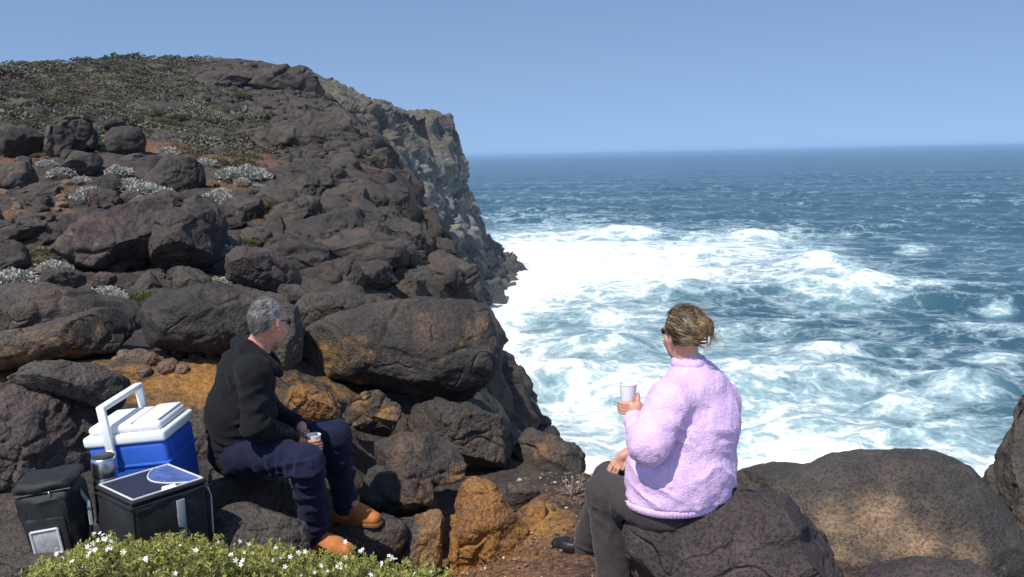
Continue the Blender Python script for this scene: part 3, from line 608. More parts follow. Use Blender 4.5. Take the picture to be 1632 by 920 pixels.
FACE = [(440, 300), (480, 265), (560, 250), (600, 240), (640, 300), (690, 400), (735, 470), (640, 480), (560, 470), (500, 450), (450, 400)]
def inside(x, y, pg):
    c_ = False
    for (x0, y0), (x1, y1) in zip(pg, pg[1:] + pg[:1]):
        if (y0 > y) != (y1 > y) and x < (x1 - x0) * (y - y0) / (y1 - y0) + x0: c_ = not c_
    return c_
while len(spots) < 36:
    x, y = rr.uniform(440, 740), rr.uniform(235, 490)
    if not inside(x, y, FACE): continue
    p = hit(x, y); rpx = rr.uniform(30, 70) * (.75 if y < 320 else 1.0); p = p * (1 + .35 * rpx / FPX); spots.append((p, rpx * p[1] / FPX)); spx.append((x, y, rpx))
rock_copies('cliff_block', spots, [proto_rock(600 + k, 6, 1.15, 1, .62, 4.5, 1.2) for k in range(7)], 'basalt', lambda i: place_label('jointed dark block', spx[i][0], spx[i][1]), 'rock', 'jointed blocks of the near cliff face', sink=.45)
spots = []; spx = []
for k in range(46):
    x, y = rr.uniform(-10, 110), rr.uniform(288, 345)
    if k > 30: x, y = rr.uniform(360, 480), rr.uniform(300, 460)
    p = hit(x, y); spx.append((x, y)); spots.append((p, rr.choice([3, 4, 5, 7, 10]) * p[1] / FPX))
rock_copies('rubble_stone', spots, [proto_rock(500 + k, 4, 1, .9, .7, 2.4, .5) for k in range(3)], 'stone', lambda i: place_label('reddish tan stone', *spx[i]), 'stone', 'tan stones on the red soil', sink=.2)

# broken rock too far up the slope to count
rs_ = np.random.RandomState(17); n = 1100; ysr = np.exp(rs_.uniform(math.log(22), math.log(70), n)); xe_ = np.interp(ysr, _ey, _ex)
xs = xe_ - ysr * np.abs(rs_.normal(0.02, .15, n)); okm = xs > -.6 * ysr; xs, ysr = xs[okm], ysr[okm]; n = len(xs)
Vr, Fr = proto_rock(700, 3, 1, .9, .6, 4.5, 1.8); sz = rs_.lognormal(0, .5, n) * (.08 + .0022 * ysr); ro = rs_.uniform(0, 6.28, n); cr_, sr_ = np.cos(ro)[:, None], np.sin(ro)[:, None]
sx_ = sz[:, None] * rs_.uniform(.7, 1.5, (n, 1)); VV = np.stack([(Vr[None, :, 0] * cr_ - Vr[None, :, 1] * sr_) * sx_ + xs[:, None], (Vr[None, :, 0] * sr_ + Vr[None, :, 1] * cr_) * sz[:, None] + ysr[:, None], Vr[None, :, 2] * sz[:, None] + hill(xs, ysr)[:, None]], -1)
FF = Fr[None] + (np.arange(n) * len(Vr))[:, None, None]
tag(mesh_obj('rubble', VV.reshape(-1, 3), FF.reshape(-1, 3), M['basalt'], attrs={'stain': np.zeros(n * len(Vr))}), 'dark broken rubble covering the upper slope near the cliff edge', 'rubble', kind='stuff')
# ------------------------------------------------------------------ plants
def leaf_mat(name, c1, c2, trans=0.25, rough=0.6):
    m, t, b = new_mat(name)
    col = mixc(t, attr(t, 'tone'), c1, c2)
    setp(t, b, col, rough); b.inputs['Specular IOR Level'].default_value = 0.3
    tr = nd(t, 'ShaderNodeBsdfTranslucent', {'Color': col}); mx = nd(t, 'ShaderNodeMixShader', {0: trans, 1: b.outputs[0], 2: tr.outputs[0]})
    t.links.new(mx.outputs[0], t.nodes['Material Output'].inputs[0])
    return m
M['silver'] = leaf_mat('silver_leaves', (0.25, 0.245, 0.20), (0.54, 0.53, 0.48), .1)
M['green'] = leaf_mat('green_leaves', (0.055, 0.075, 0.018), (0.15, 0.165, 0.045))
M['olive'] = leaf_mat('olive_leaves', (0.10, 0.085, 0.045), (0.22, 0.19, 0.10))
M['grey_green'] = leaf_mat('grey_green_leaves', (0.075, 0.085, 0.055), (0.17, 0.18, 0.125))
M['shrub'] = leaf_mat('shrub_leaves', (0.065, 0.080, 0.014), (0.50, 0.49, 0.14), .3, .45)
M['twig'] = plain('dry_twig', (0.22, 0.18, 0.145), 0.8)
M['petal'] = plain('white_petal', (0.80, 0.79, 0.76), 0.6, 0.05)
def frames(D):
    h = np.where(np.abs(D[:, 2:3]) < 0.9, np.array([[0, 0, 1.0]]), np.array([[1.0, 0, 0]]))
    A = np.cross(D, h); A /= np.linalg.norm(A, axis=1)[:, None]; return A, np.cross(A, D)
def leaves(Pt, D, L, Wd, rs_, tone):
    """folded lozenge leaves: 4 points, two triangles each"""
    n = len(Pt); A, Bv = frames(D); an = rs_.uniform(0, 6.28, n)[:, None]; S = A * np.cos(an) + Bv * np.sin(an); Nn = np.cross(D, S)
    L = np.asarray(L).reshape(-1, 1) * np.ones((n, 1)); Wd = np.asarray(Wd).reshape(-1, 1) * np.ones((n, 1))
    V = np.stack([Pt, Pt + D * L * .5 + S * Wd + Nn * Wd * .35, Pt + D * L, Pt + D * L * .5 - S * Wd + Nn * Wd * .35], 1).reshape(-1, 3)
    k = np.arange(n)[:, None] * 4; F = np.concatenate([k + np.array([[0, 1, 2]]), k + np.array([[0, 2, 3]])])
    return V, F, np.repeat(tone, 4)
def cushion(seed, n, leaf, lump=.35, flat=.6):
    rs_ = np.random.RandomState(seed)
    D = rs_.normal(0, 1, (n, 3)); D[:, 2] = np.abs(D[:, 2]) * 1.1 - .15; D /= np.linalg.norm(D, axis=1)[:, None]
    lum = 1 + lump * fbm(D * 2.2 + seed, 3, seed); rad = lum * (0.55 + .45 * rs_.rand(n) ** .4)
    Pt = D * rad[:, None] * np.array([1, 1, flat]); dd = D + rs_.normal(0, .55, (n, 3)); dd /= np.linalg.norm(dd, axis=1)[:, None]
    tone = np.clip(.5 + .45 * fbm(D * 4, 2, seed + 3) + rs_.normal(0, .2, n), 0, 1)
    return leaves(Pt, dd, leaf * rs_.uniform(.7, 1.4, n), leaf * .38, rs_, tone)
_cu = {}
for kind, nn, lf in (('silver', 900, .17), ('green', 900, .15), ('olive', 800, .17), ('grey_green', 800, .16)):
    for v in range(3):
        V, F, T = cushion(hash_ := (len(_cu) * 13 + 5), nn, lf)
        _cu[kind, v] = mesh_obj(kind + '_bush', V, F, M[kind], link=False, smooth=False, attrs={'tone': T})
def bush(kind, px_, py_, rpx, label, group, hs=1.0):
    p = hit(px_, py_ + rpx * .45); p = p * 0.985; r = rpx * 1.15 * p[1] / FPX
    o = bpy.data.objects.new({'silver': 'silver_cushion_bush', 'green': 'green_bush', 'olive': 'brown_bush', 'grey_green': 'grey_green_bush'}[kind], _cu[kind, int(px_ + py_) % 3]); COL.objects.link(o)
    o.location = Vector(p) + Vector((0, 0, r * .25)); o.scale = (r * 1.15, r * 1.15, r * hs); o.rotation_euler = (0, 0, px_ * 1.3)
    tag(o, label, 'bush', group); return o
SILV = [(100, 277, 14), (145, 312, 18), (190, 275, 15), (206, 297, 17), (232, 306, 20), (258, 306, 12), (345, 318, 17), (352, 308, 11), (366, 279, 16), (398, 277, 18), (415, 282, 13), (360, 405, 20), (378, 412, 9), (22, 446, 24), (6, 440, 14), (85, 428, 18), (100, 430, 12), (170, 468, 17), (186, 474, 12), (330, 262, 12), (268, 244, 13), (75, 262, 10), (8, 240, 13), (348, 452, 14), (412, 300, 9), (130, 288, 10), (385, 290, 9), (470, 402, 8), (358, 330, 9), (225, 318, 9)]
for i, (x, y, r) in enumerate(SILV): bush('silver', x, y, r, place_label('silver-white cushion bush', x, y), 'silver cushion bushes on the hillside', 1.1)
GRN = [(95, 162, 14), (120, 163, 10), (75, 160, 9), (250, 180, 10), (262, 196, 14), (238, 198, 12), (298, 212, 12), (312, 228, 15), (325, 236, 11), (406, 328, 18), (386, 386, 17), (404, 440, 13), (418, 194, 9), (335, 166, 8), (385, 152, 10), (180, 188, 9)]
for i, (x, y, r) in enumerate(GRN): bush('green', x, y, r, place_label('low green bush', x, y), 'green bushes on the hillside', .7)
bush('green', 232, 477, 20, 'bright green bush in the gap above the flat-topped boulder', None)
OLV = [(72, 404, 20), (62, 420, 14), (12, 366, 14), (388, 258, 14), (400, 250, 12), (395, 445, 11), (345, 258, 14), (370, 250, 15), (430, 182, 8)]
for i, (x, y, r) in enumerate(OLV): bush('olive', x, y, r, place_label('brown-tinged dry bush', x, y), 'dry brown bushes on the hillside', .8)
random.seed(8)
GG = [(random.uniform(0, 330), random.uniform(175, 262), random.uniform(8, 15)) for k in range(34)]
for (x, y, r) in GG: bush('grey_green', x, y, r, place_label('grey-green cushion bush', x, y), 'grey-green bushes in the mid-hillside scrub', .7)

# low scrub far up the hill: nobody could count it
rs_ = np.random.RandomState(3); n = 7000
Xs = []
ysr = np.exp(rs_.uniform(math.log(24), math.log(73), n)); asr = rs_.uniform(-0.72, -0.02, n); xs = asr * ysr
okm = (xs < np.interp(ysr, _ey, _ex) - (0.10 + .12 * rs_.rand(n)) * ysr) & ((fbm(np.stack([xs * .09, ysr * .09, xs * 0], 1), 3, 7) > -.30))
xs, ysr = xs[okm], ysr[okm]; zs = hill(xs, ysr)
Vb, Fb, Tb = cushion(77, 80, .33, .4, .6); Vs, Fs, Ts = [], [], []
sizes = rs_.lognormal(0, .45, len(xs)) * (0.07 + 0.0030 * ysr)
rot = rs_.uniform(0, 6.28, len(xs)); tn = np.clip(.5 + .5 * fbm(np.stack([xs * .06, ysr * .06, xs * 0], 1), 3, 9) + rs_.normal(0, .25, len(xs)), 0, 1)
cr_, sr_ = np.cos(rot), np.sin(rot)
VV = np.stack([(Vb[None, :, 0] * cr_[:, None] - Vb[None, :, 1] * sr_[:, None]) * sizes[:, None] + xs[:, None], (Vb[None, :, 0] * sr_[:, None] + Vb[None, :, 1] * cr_[:, None]) * sizes[:, None] + ysr[:, None], Vb[None, :, 2] * sizes[:, None] * .75 + zs[:, None] + .02 * ysr[:, None] ** .5], -1)
FF = Fb[None] + (np.arange(len(xs)) * len(Vb))[:, None, None]
def scrub_mat():
    m, t, b = new_mat('far_scrub'); tn_ = attr(t, 'tone')
    r = nd(t, 'ShaderNodeValToRGB', {0: tn_}); e = r.color_ramp.elements; e[0].color = (0.085, 0.062, 0.05, 1); e[1].color = (0.205, 0.195, 0.16, 1)
    for pos, c in ((.3, (0.098, 0.086, 0.060)), (.5, (0.112, 0.115, 0.062)), (.75, (0.14, 0.142, 0.10))): q = e.new(pos); q.color = c4(c)
    setp(t, b, r.outputs[0], .8); return m
M['scrub'] = scrub_mat()
tag(mesh_obj('scrub', VV.reshape(-1, 3), FF.reshape(-1, 3), M['scrub'], smooth=False, attrs={'tone': np.repeat(tn, len(Vb))}), 'low grey-green coastal scrub covering the far hillside', 'scrub', kind='stuff')

# ------------------------------------------------------------------ flowering shrub in the foreground (three bushes)
def flower_mesh():
    V, F = [], []
    for k in range(5):
        a = k * 2 * math.pi / 5; u = np.array([math.cos(a), math.sin(a), 0]); s = np.array([-u[1], u[0], 0]); b0 = len(V)
        for (q, w_, z) in ((.08, .05, 0), (.55, .30, .16), (1.0, .22, .12), (1.08, 0.0, .05)):
            V += [u * q + s * w_ + [0, 0, z], u * q - s * w_ + [0, 0, z]]
        for j in range(3): F.append((b0 + 2 * j, b0 + 2 * j + 1, b0 + 2 * j + 3, b0 + 2 * j + 2))
    return mesh_obj('flower', np.array(V), np.array(F), M['petal'], link=False)
FLW = flower_mesh()
def fg_shrub(label, outline, d, depth, seed, nsprig, nflow):
    rs_ = np.random.RandomState(seed); ox = [o_[0] for o_ in outline]; oy = [o_[1] for o_ in outline]
    tips, dirs = [], []
    x = rs_.uniform(min(ox), max(ox), nsprig); top = np.interp(x, ox, oy)
    dd = rs_.uniform(-1, 1, nsprig); y0 = top + np.abs(dd) * 26 + rs_.exponential(30, nsprig) * (rs_.rand(nsprig) < .75) + rs_.normal(0, 8, nsprig)
    Pt, Di, Ln, To = [], [], [], []; stems_V, stems_F = [], []
    root = P(np.mean(ox), 990, d); tipsP = []
    for i in range(nsprig):
        tip = P(x[i], y0[i], d + dd[i] * depth - (y0[i] - top[i]) * .004)
        o_ = rs_.normal(0, .38, 3) + np.array([(x[i] - np.mean(ox)) / 420, -.25, 1.0]); o_ /= np.linalg.norm(o_)
        ln = rs_.uniform(.055, .11); nl = rs_.randint(18, 28); t_ = np.sort(rs_.rand(nl) ** .8)
        base = tip - o_ * ln; pts = base + o_ * (ln * t_)[:, None]
        az = np.arange(nl) * 2.4 + rs_.rand() * 6; A, Bv = frames(o_[None]); rad = A * np.cos(az)[:, None] + Bv * np.sin(az)[:, None]
        l = o_ * (0.45 + .6 * t_)[:, None] + rad; l /= np.linalg.norm(l, axis=1)[:, None]
        Pt.append(pts); Di.append(l); Ln.append(rs_.uniform(.016, .028, nl) * (1.1 - .4 * t_)); tone = np.clip(.15 + .75 * t_ + rs_.normal(0, .2, nl) + rs_.normal(0, .14) - .004 * (y0[i] - top[i]), 0, 1); To.append(tone)  # gap shade put into leaf tone: darker at sprig bases and lower down
        tipsP.append((tip, o_)); b0 = len(stems_V); s1 = A[0] * .0022; s2 = Bv[0] * .0022; low = base - np.array([0, 0, .10]) - o_ * .05
        stems_V += [low + s1, low - s1 * .5 + s2, low - s1 * .5 - s2, tip]; stems_F += [(b0, b0 + 1, b0 + 3), (b0 + 1, b0 + 2, b0 + 3), (b0 + 2, b0, b0 + 3)]
    V, F, T = leaves(np.concatenate(Pt), np.concatenate(Di), np.concatenate(Ln), .0031, rs_, np.concatenate(To))
    gz = float(hill(root[0], root[1])); e = empty('flowering_shrub', (root[0], root[1], gz)); tag(e, label, 'shrub', 'flowering shrubs along the bottom edge')
    put(tag(mesh_obj('foliage', V, F, M['shrub'], smooth=False, attrs={'tone': T}), None, None, kind='stuff'), e)
    # woody stems from the root up into the leaves
    for k in range(26):
        tip = tipsP[rs_.randint(len(tipsP))][0] - np.array([0, 0, .1]); b0 = len(stems_V); r0 = np.array([root[0], root[1], gz]) + rs_.normal(0, .08, 3) * np.array([1, 1, 0])
        a1 = np.array([.006, 0, 0]); a2 = np.array([0, .006, 0]); stems_V += [r0 + a1, r0 - a1 * .5 + a2, r0 - a1 * .5 - a2, tip]; stems_F += [(b0, b0 + 1, b0 + 3), (b0 + 1, b0 + 2, b0 + 3), (b0 + 2, b0, b0 + 3)]
    put(tag(mesh_obj('stem', np.array(stems_V), np.array(stems_F), M['twig']), None, None, kind='stuff'), e)
    bpy.context.view_layer.update(); inv = e.matrix_world.inverted()
    cl = rs_.choice(nsprig, max(4, nflow // 2), replace=False)
    for k in range(nflow):
        tip, o_ = tipsP[cl[rs_.randint(len(cl))]]; q = tip + o_ * .004 + rs_.normal(0, .013, 3)
        f = bpy.data.objects.new('flower', FLW); COL.objects.link(f); f.parent = e; f.matrix_parent_inverse = inv
        f.location = q; f.scale = (rs_.uniform(.005, .0105),) * 3
        nrm = Vector(o_ + rs_.normal(0, .5, 3) + np.array([0, -.6, 0])).normalized(); f.rotation_euler = nrm.to_track_quat('Z', 'Y').to_euler()
OUT1 = [(30, 925), (75, 890), (120, 874), (165, 856), (200, 858), (240, 862), (275, 850), (300, 856), (335, 862), (360, 872)]
OUT2 = [(340, 868), (375, 876), (410, 868), (445, 872), (480, 876), (500, 884), (520, 890)]
OUT3 = [(500, 888), (545, 884), (580, 886), (615, 898), (650, 896), (690, 902), (725, 920)]
fg_shrub('flowering shrub in front of the open cooler bag, tallest of the three', OUT1, 3.15, .16, 21, 1000, 110)
fg_shrub('flowering shrub below the dark rock, between the bag and the rear boot', OUT2, 3.25, .15, 22, 520, 52)
fg_shrub('lowest flowering shrub, just right of the man\'s rear boot', OUT3, 3.35, .14, 23, 520, 54)

# dry grey plant between the rocks and the woman
tw_root = hit(915, 792); tV, tF = [], []
e = empty('dry_plant', tw_root); tag(e, 'dead grey twiggy plant on the soil left of the woman\'s knee', 'plant')
rs_ = np.random.RandomState(6)
def tube(pts, r0, r1, n=5):
    pts = np.array(pts, float); V, F = [], []
    for i, q in enumerate(pts):
        t_ = pts[min(i + 1, len(pts) - 1)] - pts[max(i - 1, 0)]; t_ = t_ / (np.linalg.norm(t_) + 1e-9); A, Bv = frames(t_[None]); r = r0 + (r1 - r0) * i / (len(pts) - 1)
        for k in range(n): a = 2 * math.pi * k / n; V.append(q + (A[0] * math.cos(a) + Bv[0] * math.sin(a)) * r)
    for i in range(len(pts) - 1):
        for k in range(n): F.append((i * n + k, i * n + (k + 1) % n, (i + 1) * n + (k + 1) % n, (i + 1) * n + k))
    F.append(tuple(range(n))[::-1]); F.append(tuple(range((len(pts) - 1) * n, len(pts) * n))); return V, F
def join(parts):
    V, F = [], []
    for v, f in parts:
        b0 = len(V); V += list(v); F += [tuple(int(i) + b0 for i in q) for q in f]
    return np.array(V), F
bp = []
for k in range(40):
    a = rs_.uniform(0, 6.28); ln = rs_.uniform(.07, .15); up_ = rs_.uniform(.15, .9)
    if k < 2: up_, ln = 2.2, .19
    dr = np.array([math.cos(a), math.sin(a), up_]); dr /= np.linalg.norm(dr); p0 = tw_root + np.array([0, 0, .01]); pts = [p0]
    for j in range(4): dr = dr + rs_.normal(0, .28, 3); dr /= np.linalg.norm(dr); pts.append(pts[-1] + dr * ln / 4)
    bp.append(tube(pts, .005, .0015, 4))
Vt, Ft = join(bp); put(tag(mesh_obj('branches', Vt, Ft, M['twig']), None, None, kind='stuff'), e)
Vt, Ft = join([tube([tw_root - np.array([0, 0, .05]), tw_root + np.array([.0, 0, .03]), tw_root + np.array([.01, 0, .05])], .014, .007, 7)]); put(mesh_obj('stem', Vt, Ft, M['twig']), e)

# gravel and pale shell chips on the path
rs_ = np.random.RandomState(12); n = 2600
gx = rs_.uniform(-.35, 1.0, n); gy = rs_.uniform(3.6, 5.9, n); gz = hill(gx, gy); s = rs_.lognormal(0, .55, n) * .0052
on, oF = ico(1); Vg = on[None] * s[:, None, None] * rs_.uniform(.35, 1.4, (n, 1, 3)) * rs_.uniform(.7, 1.2, (n, len(on), 1)) + np.stack([gx, gy, gz + s * .3 + .004], 1)[:, None]
Fg = oF[None] + (np.arange(n) * len(on))[:, None, None]
def chip_mat():
    m, t, b = new_mat('gravel'); r = nd(t, 'ShaderNodeValToRGB', {0: attr(t, 'tone')}); e_ = r.color_ramp.elements; e_[0].color = (0.06, 0.035, 0.025, 1); e_[1].color = (0.50, 0.46, 0.40, 1)
    q = e_.new(.5); q.color = (0.16, 0.085, 0.05, 1); q = e_.new(.86); q.color = (0.22, 0.14, 0.09, 1); setp(t, b, r.outputs[0], .8); return m
M['gravel'] = chip_mat()
tag(mesh_obj('gravel', Vg.reshape(-1, 3), Fg.reshape(-1, 3), M['gravel'], smooth=False, attrs={'tone': np.repeat(rs_.rand(n), len(on))}), 'reddish gravel and pale chips on the path by the woman', 'gravel', kind='stuff')
# ------------------------------------------------------------------ things the pair brought
M['cooler_blue'] = plain('blue_plastic', (0.03, 0.115, 0.52), 0.38, 0.06, 40, 0.1)
M['cooler_white'] = plain('white_plastic', (0.80, 0.80, 0.79), 0.4, 0.04, 40, 0.08)
M['steel'] = plain('brushed_steel', (0.55, 0.55, 0.56), 0.28, 0.08, 60, 0.1, Metallic=1.0)
M['black_plastic'] = plain('black_plastic', (0.02, 0.02, 0.022), 0.45, 0.1)
M['bag_black'] = plain('black_nylon', (0.010, 0.0105, 0.012), 0.66, 0.3, 25, 0.5, 0.004, 260)
M['bag_navy'] = plain('navy_panel', (0.010, 0.012, 0.030), 0.5, 0.2, 30, 0.4, 0.003, 200)
M['bag_shiny'] = plain('shiny_blue_film', (0.075, 0.12, 0.32), 0.25, 0.35, 16, 0.9, 0.02, 14)
M['piping'] = plain('pale_piping', (0.55, 0.56, 0.57), 0.5, 0.08)
M['strap'] = plain('grey_webbing', (0.26, 0.28, 0.29), 0.75, 0.12, 60, 0.5, 0.003, 300)
M['mesh'] = plain('grey_mesh', (0.36, 0.36, 0.37), 0.7, 0.35, 220, 0.8, 0.004, 300)
M['cup'] = plain('white_cup', (0.82, 0.82, 0.81), 0.45, 0.03, 30, 0.05)
M['tea'] = plain('tea', (0.10, 0.045, 0.02), 0.1, 0.05)
def rbox(lo, hi, r=.01, seg=3, taper=0.0, subdiv=0, puff=0.0):
    """rounded box; taper < 0 narrows the bottom"""
    bm = bmesh.new(); bmesh.ops.create_cube(bm, size=1.0)
    lo, hi = np.array(lo, float), np.array(hi, float); c, s = (lo + hi) / 2, hi - lo
    for v in bm.verts:
        k = 1 + taper * (v.co.z + .5) if taper > 0 else 1 + taper * (.5 - v.co.z)
        v.co = Vector((c[0] + v.co.x * s[0] * k, c[1] + v.co.y * s[1] * k, c[2] + v.co.z * s[2]))
    if subdiv: bmesh.ops.subdivide_edges(bm, edges=bm.edges[:], cuts=subdiv, use_grid_fill=True)
    if r > 0:
        es = [e_ for e_ in bm.edges if len(e_.link_faces) == 2 and e_.calc_face_angle(0) > .5]
        bmesh.ops.bevel(bm, geom=es, offset=r, segments=seg, profile=.5, affect='EDGES')
    if puff:
        q = np.array([v.co[:] for v in bm.verts]); u = (q - c) / (s / 2)
        f = np.stack([(1 - np.clip(u[:, 1], -1, 1) ** 2) * (1 - np.clip(u[:, 2], -1, 1) ** 2) * u[:, 0], (1 - np.clip(u[:, 0], -1, 1) ** 2) * (1 - np.clip(u[:, 2], -1, 1) ** 2) * u[:, 1], 0 * u[:, 0]], 1)
        q = q + f * puff + .5 * puff * np.stack([fbm(q * 13 + 3, 3, 5), fbm(q * 13 + 9, 3, 6), .8 * fbm(q * 13 + 19, 3, 8)], 1)
        for v, a_ in zip(bm.verts, q): v.co = Vector(a_)
    V = np.array([v.co[:] for v in bm.verts]); F = [tuple(v.index for v in f.verts) for f in bm.faces]; bm.free(); return V, F
def lathe(prof, n=40, cap=True):
    V, F = [], []
    for (r, z) in prof:
        for k in range(n): a_ = 2 * math.pi * k / n; V.append((r * math.cos(a_), r * math.sin(a_), z))
    for i in range(len(prof) - 1):
        for k in range(n): F.append((i * n + k, i * n + (k + 1) % n, (i + 1) * n + (k + 1) % n, (i + 1) * n + k))
    if cap: F.append(tuple(range(n))[::-1]); F.append(tuple(range((len(prof) - 1) * n, len(prof) * n)))
    return np.array(V), F
def part(name, VF, mat, parent, smooth=True, label=None):
    """a part in its parent's own coordinates"""
    o = mesh_obj(name, VF[0], VF[1] if not isinstance(VF[1], np.ndarray) else VF[1], M[mat]); o.parent = parent
    if smooth:
        try:
            md = o.modifiers.new('edges', 'EDGE_SPLIT'); md.split_angle = R_(42)
        except Exception: pass
    if label: o['label'] = label
    return o
def frame_at(loc, rz, tilt=0.0, axis=None):
    m = Matrix.Translation(Vector(loc)) @ (Matrix.Rotation(tilt, 4, Vector(axis)) if axis is not None else Matrix.Identity(4)) @ Matrix.Rotation(rz, 4, 'Z')
    return m
# --- hard cooler: local x along the long face, front face is -y
A_, B_, H_ = .385, .30, .30
yaw = R_(-5)
nc = P(262, 703, 3.98)                       # near top corner of the blue body
view = np.array([nc[0], nc[1], 0]); view /= np.linalg.norm(view)
Rm_ = Matrix.Rotation(R_(7), 4, Vector((-view[0], -view[1], 0))) @ Matrix.Rotation(yaw, 4, 'Z')
loc = Vector(nc) - Rm_ @ Vector((A_ / 2, -B_ / 2, H_))
ck = empty('cooler', (0, 0, 0), mtx=Matrix.Translation(loc) @ Rm_); tag(ck, 'blue hard cooler with white lid and raised white handle', 'cooler')
part('body', rbox((-A_ / 2, -B_ / 2, 0), (A_ / 2, B_ / 2, H_), .022, 4, -.05, 0), 'cooler_blue', ck)
part('trim', rbox((-A_ / 2 - .004, -B_ / 2 - .004, H_ - .115), (A_ / 2 + .004, B_ / 2 + .004, H_ - .100), .006, 2), 'cooler_blue', ck)
lid = part('lid', rbox((-A_ / 2 - .010, -B_ / 2 - .010, H_ + .001), (A_ / 2 + .010, B_ / 2 + .010, H_ + .052), .014, 3), 'cooler_white', ck)
part('lid_top', rbox((-A_ / 2 + .012, -B_ / 2 + .012, H_ + .0505), (A_ / 2 - .012, B_ / 2 - .012, H_ + .094), .020, 3, -.0), 'cooler_white', lid)
part('lid_flap', rbox((.055, -B_ / 2 + .030, H_ + .0935), (A_ / 2 - .022, B_ / 2 - .030, H_ + .104), .006, 2), 'cooler_white', lid)
part('lid_groove', rbox((.035, -B_ / 2 + .016, H_ + .0942), (.045, B_ / 2 - .016, H_ + .0960), .0006, 1), 'strap', lid)
for k in range(11):
    yv = -B_ / 2 + .055 + k * .019
    part('louvre', rbox((A_ / 2 - .008, yv, H_ - .085), (A_ / 2 + .0045, yv + .009, H_ - .018), .003, 2), 'cooler_blue', ck)
hp = empty('handle', (0, 0, 0)); hp.parent = ck
bpy.data.objects.remove(hp)
hx = -.062                                    # the bail stands over the lid from the front face to the back face
def bar(p0, p1, w1, w2, up=(1, 0, 0)):
    p0, p1 = np.array(p0, float), np.array(p1, float); t_ = p1 - p0; L_ = np.linalg.norm(t_); t_ /= L_; a_ = np.array(up, float); a_ -= t_ * (a_ @ t_); a_ /= np.linalg.norm(a_); b_ = np.cross(t_, a_)
    V, F = rbox((-w1 / 2, -w2 / 2, 0), (w1 / 2, w2 / 2, L_), min(w1, w2) * .25, 2); return (p0 + V[:, :1] * a_ + V[:, 1:2] * b_ + V[:, 2:] * t_, F)
yo = B_ / 2 + .026; ht = H_ + .205
hv = join([bar((hx, -yo, H_ - .035), (hx, -yo, ht), .040, .020), bar((hx, -yo + .003, ht - .012), (hx, yo - .003, ht - .012), .046, .026), bar((hx, yo, H_ - .035), (hx, yo, ht), .040, .020), bar((hx - .075, -yo - .004, H_ - .052), (hx + .02, -yo - .004, H_ - .022), .020, .034, (0, 0, 1))])
hd = part('handle', hv, 'cooler_white', ck)
for s_ in (-1, 1):
    V, F = lathe([(.024, -.008), (.024, .006), (.018, .010)], 24); V = np.stack([V[:, 0] + hx, s_ * (V[:, 2] + yo + .006), V[:, 1] + H_ - .03], 1); part('pivot', (V, F), 'cooler_white', hd)
# --- steel flask
fp = P(176, 850, 3.87); gzf = hill(fp[0], fp[1]); top = P(176, 728, 3.87)[2]; bot = top - .30
fl = empty('vacuum_flask', (fp[0], fp[1], bot)); tag(fl, 'steel vacuum flask with black cap between the cooler and bags', 'flask')
part('body', lathe([(.050, 0), (.054, .006), (.054, .20), (.050, .212)], 48), 'steel', fl)
cpn = part('cup_lid', lathe([(.0545, .213), (.0555, .217), (.0555, .285), (.052, .297), (.047, .301)], 48), 'steel', fl)
part('cap', lathe([(.0468, .3005), (.0468, .306), (.043, .309)], 48), 'black_plastic', cpn)
part('base_ring', lathe([(.051, -.004), (.055, .001), (.055, .008)], 48), 'black_plastic', fl)
# --- soft cooler bag (near corner points at the viewer)
phi = R_(50); a2, b2, h2 = .345, .32, .285
ncb = P(210, 803, 3.52); Rb = Matrix.Rotation(phi, 4, 'Z')
locb = Vector(ncb) - Rb @ Vector((-a2 / 2, -b2 / 2, h2))
bg_ = empty('cooler_bag', (0, 0, 0), mtx=Matrix.Translation(locb) @ Rb); tag(bg_, 'black soft cooler bag with white-piped lid and shiny blue panel', 'bag')
part('body', rbox((-a2 / 2, -b2 / 2, 0), (a2 / 2, b2 / 2, h2 - .012), .018, 3, 0, 9, .020), 'bag_black', bg_)
ld = part('lid', rbox((-a2 / 2 - .004, -b2 / 2 - .004, h2 - .0125), (a2 / 2 + .004, b2 / 2 + .004, h2 + .006), .008, 3), 'bag_black', bg_)
def panel(pts, z, th=.0025):
    n_ = len(pts); V = [(p_[0], p_[1], z) for p_ in pts] + [(p_[0], p_[1], z + th) for p_ in pts]
    F = [tuple(range(n_, 2 * n_)), tuple(range(n_))[::-1]] + [(k, (k + 1) % n_, n_ + (k + 1) % n_, n_ + k) for k in range(n_)]
    return np.array(V), F
xa, xb, ya, yb = -a2 / 2 + .012, a2 / 2 - .012, -b2 / 2 + .012, b2 / 2 - .012
crv = [(a2 * (.27 - .27 * (1 - t_ * t_)), yb * t_) for t_ in np.linspace(1, -1, 16)]
part('navy_panel', panel([(xa, yb)] + crv + [(xa, ya)], h2 + .0062), 'bag_navy', ld)
part('shiny_panel', panel([(xb, ya)] + crv[::-1] + [(xb, yb)], h2 + .0062), 'bag_shiny', ld)
rim = [(xa, ya, h2 + .009), (xb, ya, h2 + .009), (xb, yb, h2 + .009), (xa, yb, h2 + .009), (xa, ya, h2 + .009)]
part('piping', join([tube([rim[k], rim[k + 1]], .0045, .0045, 6) for k in range(4)] + [tube([(c_[0], c_[1], h2 + .010) for c_ in crv], .004, .004, 6)]), 'piping', ld)
part('care_tag', panel([(xa + .12, ya - .012), (xa + .19, ya - .012), (xa + .205, ya + .030), (xa + .15, ya + .038)], h2 + .0105), 'cup', ld)
part('zip', join([tube([(xa - .02, ya - .0215, h2 - .022), (xb + .02, ya - .0215, h2 - .022)], .0035, .0035, 6), tube([(xa - .0215, ya - .02, h2 - .022), (xa - .0215, yb + .02, h2 - .022)], .0035, .0035, 6)]), 'black_plastic', bg_)
